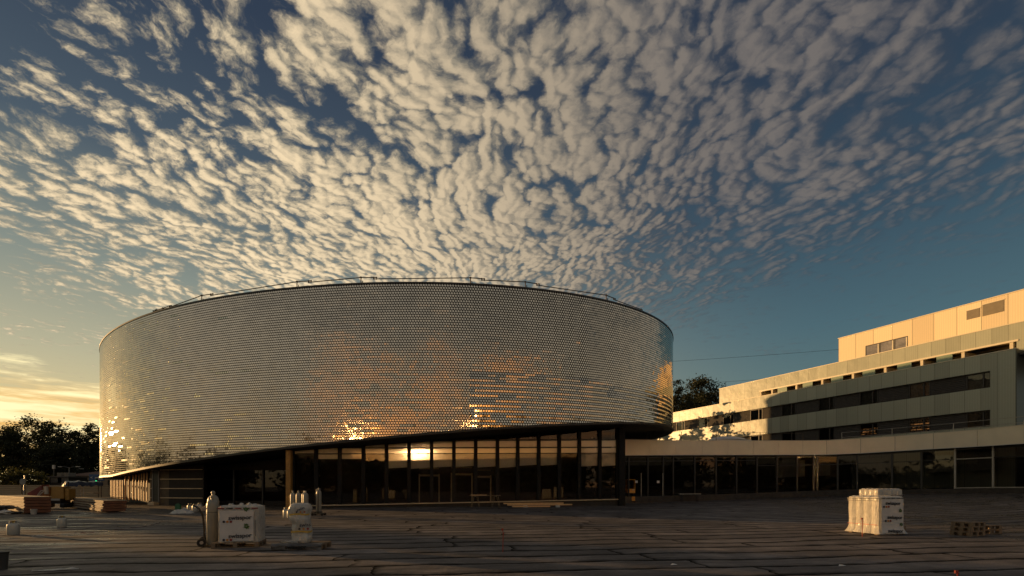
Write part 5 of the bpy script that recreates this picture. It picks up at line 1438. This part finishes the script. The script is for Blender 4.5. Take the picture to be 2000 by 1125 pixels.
# --- road furniture and house beyond the fence
def lamp(px, top, Z, arms, label):
    p = Vector(((px-1000)/F*Z, Z, 0)); h = EYE+(HOR-top)/F*Z; o = thing('street_lamp', label, 'street lamp', p, 0, 'street lamps beyond the fence')
    MB().tube([p, p+Vector((0, 0, h))], [.09, .06], 8).build('pole', mat('lamp_pole', (.20, .20, .19), .5, .5), o)
    for a in arms:
        MB().tube([p+Vector((0, 0, h-.05)), p+Vector((a*.5, 0, h+.10)), p+Vector((a, 0, h+.12))], .035, 6).build('arm', mat('lamp_pole', (.20, .20, .19), .5, .5), o)
        MB().box(p+Vector((a*1.12, 0, h+.12)), (.6, .22, .09)).build('lamp_head', mat('lamp_head_grey', (.55, .52, .46), .4), o)
lamp(135, 913, 80, (-1.3, 1.3), 'street lamp with two pale arms left of the tiled house'); lamp(147, 917, 88, (1.0,), 'thinner street lamp with one arm before the tiled house')
def road_sign():
    Z = 74; A = Vector(((174-1000)/F*Z, Z, 0)); w = 2.3; z0, z1 = EYE+(HOR-939)/F*Z, EYE+(HOR-926.5)/F*Z
    o = thing('road_sign', 'blue road sign with white arrow and white name panel beside the hall', 'road sign', tuple(A)); BL = mat('sign_blue', (.018, .075, .19), .45); WH = mat('sign_white', (.52, .50, .46), .45)
    MB().box((A.x+w/2, A.y, (z0+z1)/2), (w, .06, z1-z0)).build('panel', BL, o, bevel=.02)
    MB().box((A.x+w*.66, A.y-.04, z0+(z1-z0)*.38), (w*.52, .012, (z1-z0)*.36)).build('name_panel', WH, o)
    c = Vector((A.x+w*.17, A.y-.04, (z0+z1)/2)); MB().add([c+Vector((.18, 0, .18)), c+Vector((-.18, 0, 0)), c+Vector((.18, 0, -.18)), c+Vector((.06, 0, 0))], [(0, 1, 3), (1, 2, 3)]).build('arrow', WH, o)
    for x in (.25, .75): MB().tube([(A.x+w*x, A.y+.06, 0), (A.x+w*x, A.y+.06, z1)], .05, 6).build('post', STEEL, o)
    q = Vector(((189-1000)/F*70, 70, 0)); o = thing('traffic_light', 'small traffic light showing green below the blue road sign', 'traffic light', tuple(q)); z = EYE+(HOR-939.5)/F*70
    MB().tube([q, q+Vector((0, 0, z))], .05, 6).build('post', BLACK, o); MB().box(q+Vector((0, 0, z+.1)), (.24, .2, .62)).build('housing', BLACK, o)
    m = bpy.data.materials.new('green_lamp'); m.use_nodes = True; b = m.node_tree.nodes['Principled BSDF']; b.inputs['Emission Color'].default_value = (.02, .9, .3, 1); b.inputs['Emission Strength'].default_value = 1.2
    MB().lathe(q+Vector((0, -.12, z)), [(.09, -.07), (.10, 0), (.09, .07)], 10).build('green_light', m, o)
road_sign()
def back_sign():
    Z = 50; p = Vector(((46.5-1000)/F*Z, Z, 0)); z = EYE+(HOR-937)/F*Z; o = thing('sign_back', 'grey back of a round traffic sign on a pole above the fence', 'road sign', tuple(p))
    MB().tube([p, p+Vector((.1, 0, EYE+(HOR-928)/F*Z))], .06, 7).build('pole', STEEL, o); mb = MB(); mb.tube([p+Vector((-.05, -.08, z-.2)), p+Vector((-.05, -.05, z-.2))], .32, 18); mb.build('disc', mat('sign_grey', (.22, .22, .20), .5, .4), o)
back_sign()
def house():
    Z = 86; q = lambda px, z: Vector(((px-1000)/F*Z, Z, z)); X0, X1 = q(120, 0).x, q(236, 0).x; ev, rg = EYE+(HOR-929.5)/F*Z, EYE+(HOR-917.5)/F*Z
    o = thing('tiled_house', 'low house with a brown hipped tile roof beyond the fence', 'house', (X0, Z, 0)); D = 9
    mb = MB(); mb.prism([(X0, Z), (X1, Z), (X1, Z+D), (X0, Z+D)], 0, ev); mb.build('wall', mat('house_wall', (.28, .22, .15), .8, 0, .15), o)
    rx0, rx1 = q(166, 0).x, X1-3; e = .4
    mb = MB(); vs = [(X0-e, Z-e, ev), (X1+e, Z-e, ev), (X1+e, Z+D+e, ev), (X0-e, Z+D+e, ev), (rx0, Z+D/2, rg), (rx1, Z+D/2, rg)]
    mb.add(vs, [(0, 1, 5, 4), (1, 2, 5), (2, 3, 4, 5), (3, 0, 4), (0, 3, 2, 1)]); mb.build('roof', mat('roof_tiles', (.26, .155, .105), .8, 0, .2, 5.0), o)
    for k in range(5):
        x = X0+1.0+1.9*k; f = MB().box((x, Z-.03, ev*.62), (.9, .08, ev*.34)).build('window', BLACK, o); MB().box((x, Z-.05, ev*.62-ev*.19), (1.05, .12, .08)).build('sill', SKIN, f)
house()
def gantry():
    Z = 66; q = lambda px: (px-1000)/F*Z; z = lambda y: EYE+(HOR-y)/F*Z; x0, x1 = q(97.5), q(133)
    o = thing('site_cabin', 'dark flat roofed site cabin with louvred units on its roof', 'cabin', (x0, Z, 0)); m = mat('cabin_grey', (.10, .09, .08), .7, 0, .2)
    mb = MB(); mb.prism([(x0, Z), (x1, Z), (x1, Z+3), (x0, Z+3)], 0, z(932)); mb.build('wall', mat('cabin_dark', (.03, .027, .025), .8), o)
    MB().box(((x0+x1)/2, Z+1.5, z(931.2)), (x1-x0+.4, 3.4, .14)).build('roof', m, o)
    for a, b in ((106, 115), (120, 128)):
        u = MB().box(((q(a)+q(b))/2, Z+1, z(927)), (q(b)-q(a), 1.2, z(923)-z(931))).build('roof_unit', mat('unit_grey', (.24, .23, .20), .6), o)
        for k in range(4): MB().box(((q(a)+q(b))/2, Z+.38, z(930)+.14*k), (q(b)-q(a)-.06, .05, .05)).build('louvre', m, u)
    MB().tube([(q(105), Z, z(931)), (q(105), Z, z(911))], .06, 6).build('mast', m, o); MB().box((q(105), Z, z(912)), (.25, .2, .5)).build('mast_head', mat('lamp_head_grey', (.55, .52, .46), .4), o)
    for a in (111, 124): MB().box((q(a), Z-.04, z(938)), (1.4, .06, .6)).build('window', mat('cabin_pane', (.12, .12, .11), .1), o)
gantry()
# ------------------------------------------------------------------ trees
LEAF = mat('dark_leaves', (.030, .036, .014), .7, 0, .5, .6); LEAFY = mat('bush_leaves', (.060, .062, .018), .7, 0, .5, .6)
def leafy(m):
    nt = m.node_tree; b = nt.nodes['Principled BSDF']; o = [n for n in nt.nodes if n.type == 'OUTPUT_MATERIAL'][0]
    tr = nt.nodes.new('ShaderNodeBsdfTranslucent'); mx = nt.nodes.new('ShaderNodeMixShader'); mx.inputs[0].default_value = .4
    nt.links.new(b.inputs['Base Color'].links[0].from_socket, tr.inputs[0]); nt.links.new(b.outputs[0], mx.inputs[1]); nt.links.new(tr.outputs[0], mx.inputs[2]); nt.links.new(mx.outputs[0], o.inputs[0])
leafy(LEAF); leafy(LEAFY)
BARK = mat('bark', (.05, .04, .03), .9)
def crown_mesh(c, rx, rz, nclump, nleaf, size, seed, shape='round', hole=.25):
    rng = random.Random(seed); mb = MB(); cl = []
    for k in range(nclump):
        for _ in range(30):
            d = Vector((rng.gauss(0, 1), rng.gauss(0, 1), rng.gauss(0, 1))).normalized(); r = rng.random()**.45
            w = Vector((d.x*rx*r, d.y*rx*r, d.z*rz*r))
            if shape == 'umbrella' and w.z < -.25*rz and rng.random() < .85: continue
            if shape == 'cone' and (abs(w.x)/rx > .95-.55*(w.z/rz+1)/2): continue
            if mnoise.noise(w*.45+Vector((seed, 0, 0))) < -hole: continue
            break
        cl.append((w, rng.uniform(.16, .32)*rx))
    for w, r in cl:
        for k in range(nleaf):
            d = Vector((rng.gauss(0, .5), rng.gauss(0, .5), rng.gauss(0, .36)))*r*1.1
            p = c+w+d; s_ = size*rng.uniform(.6, 1.3)
            u = Vector((rng.gauss(0, 1), rng.gauss(0, 1), rng.gauss(0, .6))).normalized(); v = u.cross(Vector((rng.gauss(0, 1), rng.gauss(0, 1), rng.gauss(0, 1)))).normalized()
            mb.add([p-u*s_*.5, p+v*s_*.28, p+u*s_*.5, p-v*s_*.28], [(0, 1, 2, 3)])
    return mb, cl
def tree(px, top, base, Z, width, label, seed, shape='round', leaf=None, nclump=70, nleaf=60, size=.42, name='broadleaf_tree', group='trees beyond the fence', hole=.25, low=.28):
    p = Vector(((px-1000)/F*Z, Z, 0)); H = EYE+(HOR-top)/F*Z; w = width/F*Z/2
    o = thing(name, label, 'tree', p, 0, group); cz = H*(1+low)/2; rz = H*(1-low)/2; c = p+Vector((0, 0, cz))
    mb, cl = crown_mesh(c, w, rz, nclump, nleaf, size, seed, shape, hole)
    mb.build('crown', leaf or LEAF, o)
    t = MB(); rng = random.Random(seed+1); t.tube([p, p+Vector((.1, 0, H*.3)), p+Vector((rng.uniform(-.3, .3), 0, H*.75))], [H*.028, H*.02, H*.008], 8)
    for q, r in cl[:12]:
        e = c+q; s_ = p+Vector((0, 0, H*rng.uniform(.25, .5))); t.tube([s_, (s_+e)/2+Vector((0, 0, -.3)), e], [H*.010, H*.006, H*.002], 5)
    t.build('trunk', BARK, o)
tree(18, 842, 940, 84, 62, 'ragged tree at the left edge beyond the fence', 11, nclump=85, nleaf=75)
tree(78, 812, 940, 92, 104, 'tallest spreading tree beyond the fence, second from the left edge', 12, nclump=150, nleaf=75, low=.2, hole=.35)
tree(112, 850, 940, 82, 66, 'dense round headed tree in front of the tallest tree', 13, nclump=110, nleaf=80, hole=.9, low=.1)
tree(168, 828, 940, 94, 76, 'broad tree just left of the hall', 14, nclump=130, nleaf=75, low=.12, hole=.35)
tree(-40, 838, 940, 88, 80, 'tree mostly cut off by the left edge', 15, nclump=50)
tree(200, 836, 940, 98, 60, 'tree half hidden behind the left end of the hall', 17, nclump=60, low=.1)
tree(138, 868, 940, 104, 90, 'low dark tree filling the gap behind the round headed tree', 18, nclump=80, hole=.9, low=.05)
tree(48, 872, 940, 104, 90, 'low dark tree filling the gap behind the ragged tree', 19, nclump=80, hole=.9, low=.05)
def bush(px, top, Z, width, label, seed, leaf):
    p = Vector(((px-1000)/F*Z, Z, 0)); H = EYE+(HOR-top)/F*Z; w = width/F*Z/2; o = thing('bush', label, 'bush', p, 0, 'bushes behind the fence')
    mb, cl = crown_mesh(p+Vector((0, 0, H*.55)), w, H*.5, 60, 45, .30, seed, 'round', .9); mb.build('foliage', leaf, o)
    t = MB()
    for q, r in cl[:6]: t.tube([p, p+Vector((0, 0, H*.55))+q*.8], [.05, .02], 5)
    t.build('stem', BARK, o)
bush(6, 914, 62, 70, 'yellow green bush at the left edge behind the fence', 31, LEAFY); bush(52, 921, 64, 50, 'smaller yellow green bush right of the left edge bush', 32, LEAFY)
bush(86, 926, 72, 50, 'dark bush behind the sign back and the cabin', 33, LEAF)
tree(1372, 738, 860, 118, 92, 'flat topped dark tree between the hall and the stepped building', 21, 'umbrella', nclump=120, nleaf=90, size=.5, group='trees behind the hall', hole=.12, low=.42)
tree(1318, 742, 860, 112, 70, 'dark tree half hidden behind the right end of the hall', 22, nclump=120, nleaf=90, size=.5, group='trees behind the hall', low=.25)
tree(1352, 768, 860, 122, 100, 'low dense dark tree under the flat topped tree', 23, nclump=130, nleaf=100, size=.55, group='trees behind the hall', hole=.9, low=.1)
# overhead cables
def cable(pts, r, label):
    mb = MB(); out = []
    for k in range(25):
        f = k/24; p = pts[0].lerp(pts[1], f); p.z -= pts[2]*4*f*(1-f); out.append(p)
    mb.tube(out, r, 5); tag(mb.build('overhead_cable', BLACK, None, loc=pts[0]), label, 'cable', 'overhead cables')
cable((at(1100, 716, 150), at(1760, 672, 118), .6), .035, 'upper overhead cable between the hall and the cream top storey'); cable((at(1290, 752, 150), at(1560, 734, 126), .3), .03, 'lower overhead cable above the trees behind the hall')
# ------------------------------------------------------------------ apartment blocks, an added hall and added trees, mirrored in the glass
def from_front(px, az, dist):
    p = fpt(px); return Vector((p.x+dist*sin(az), p.y+dist*cos(az), 0))
def tower(label, c, az, w, h, d=14):
    rz = -az; L = Loc(c, rz); o = thing('apartment_block', label, 'building', c, rz, 'apartment blocks mirrored in the glass')
    m = mat('tower_wall', (.34, .29, .23), .8, 0, .12); MB().box(L(0, 0, h/2), (w, d, h), rz).build('wall', m, o)
    n = int(w/3.2); fl = int(h/2.9)
    for i in range(n):
        for s_ in (1, -1):
            mb = MB(); x = -w/2+w*(i+.5)/n
            for k in range(fl): mb.box(L(x, s_*(d/2+.02), 1.6+2.9*k), (1.5, .08, 1.4), rz)
            mb.build('window_column', DARKF, o)
    for i in range(1, n, 2):
        mb = MB(); x = -w/2+w*i/n
        mb.box(L(x, d/2+.25, h/2), (.35, .5, h), rz); mb.build('balcony_fin', SKIN, o)
    MB().box(L(0, 0, h+.3), (w+.6, d+.6, .6), rz).build('roof', DARKWALL, o)
def behind():
    n_az = atan2(FN.x, FN.y)
    def refl(px): return 2*n_az-atan2((px-1000)/F, 1)-pi     # azimuth mirrored by the flat front in a photo column
    tower('tall apartment block behind the viewer, mirrored left in the glass front', from_front(650, refl(640), 150), refl(640), 30, 15)
    tower('second apartment block behind the viewer, mirrored beside the first', from_front(700, refl(705), 165), refl(705), 26, 17)
    # added reflector hall, turned to throw the low sun into the glass front
    P = fpt(815); az = refl(815); c = from_front(815, az, 130)
    to = (P-c); to.z = 4.4-13.0; to.normalize()
    hv = (to+SUNV); rz = atan2(hv.y, hv.x)-pi/2; rz = atan2(-hv.x, hv.y)
    L = Loc(c, rz); o = thing('sun_reflector_hall', 'added hall behind the viewer, its metal cladding turned to mirror the low sun into the glass', 'building', c, rz)
    MB().box(L(0, -6, 6.8), (110, 11.6, 13.4), rz).build('wall', DARKWALL, o)
    m = mat('sun_reflector_cladding', (.28, .20, .11), .40, 1.0, .08, .5, coat=1.0); m.node_tree.nodes['Principled BSDF'].inputs['Coat IOR'].default_value = 2.1; m.node_tree.nodes['Principled BSDF'].inputs['Coat Roughness'].default_value = .085
    MB().box(L(0, .0, 12.1), (109.6, .3, 3.4), rz).build('cladding', m, o); MB().box(L(0, .0, 5.2), (109.6, .3, 10.4), rz).build('lower_wall', DARKWALL, o)
    MB().box(L(0, -6, 13.9), (110.6, 12.4, .4), rz).build('roof', DARKF, o)
    # tree belt added to block the bright low sky in the reflections
    k = 0
    for deg in range(100, 262, 9):
        a = R(deg+random.uniform(-2, 2)); dist = random.uniform(75, 120)
        q = Vector((4+sin(a)*dist, 36+cos(a)*dist, 0)); h = random.uniform(9, 11) if deg < 158 else random.uniform(5.5, 7.0) if deg < 182 else random.uniform(7, 8.5); o = thing('broadleaf_tree', 'bushy tree added behind the viewer to darken the mirrored horizon', 'tree', q, 0, 'added tree belt behind the viewer')
        mb, cl = crown_mesh(q+Vector((0, 0, h*.5)), 8.5, h*.5, 60, 26, 1.3, 60+k, 'round', .9); mb.build('crown', LEAF, o); k += 1
        MB().tube([q, q+Vector((0, 0, h*.6))], [.3, .1], 6).build('trunk', BARK, o)
behind()

# ---- trees added out of view on the left to keep the low sun off most of the deck
def shade_belt():
    sv = Vector((SUNV.x, SUNV.y, 0)).normalized(); pv = Vector((sv.y*1.0, -sv.x, 0))
    if pv.y < 0: pv = -pv
    k = 0
    for q, h, w in ((-14, 8.4, 4), (-4, 8.2, 3), (4.5, 8.2, 2.6), (12.0, 8.0, 2.2)):
        p = pv*q+sv*92; p.z = 0; o = thing('broadleaf_tree', 'tree added out of view on the left to shade the deck', 'tree', p, 0, 'added shade trees on the left')
        mb, cl = crown_mesh(p+Vector((0, 0, h*.56)), w, h*.46, 95, 45, .6, 160+k, 'round', .5); mb.build('crown', LEAF, o); k += 1
        MB().tube([p, p+Vector((0, 0, h*.6))], [.28, .1], 6).build('trunk', BARK, o)
shade_belt()

# ---- rear trees behind the hall that dapple the low sun on the stepped building
def rear_trees():
    sv = Vector((SUNV.x, SUNV.y, 0)).normalized(); pv = Vector((.407, .914, 0)); k = 0
    for q, t, h, w in ((75.2, -2, 15.5, 2.2), (78.6, 4, 14.0, 2.6), (83.5, 0, 13.0, 2.4), (88.5, 5, 14.0, 2.2)):
        p = pv*q+sv*(t+18); p.z = 0
        o = thing('broadleaf_tree', 'loose tree in the row hidden behind the oval hall', 'tree', p, 0, 'row of trees behind the oval hall')
        mb, cl = crown_mesh(p+Vector((0, 0, h*.6)), w, h*.4, 55, 30, .5, 260+k, 'round', .3); mb.build('crown', LEAF, o); k += 1
        MB().tube([p, p+Vector((0, 0, h*.7))], [.25, .06], 6).build('trunk', BARK, o)
rear_trees()
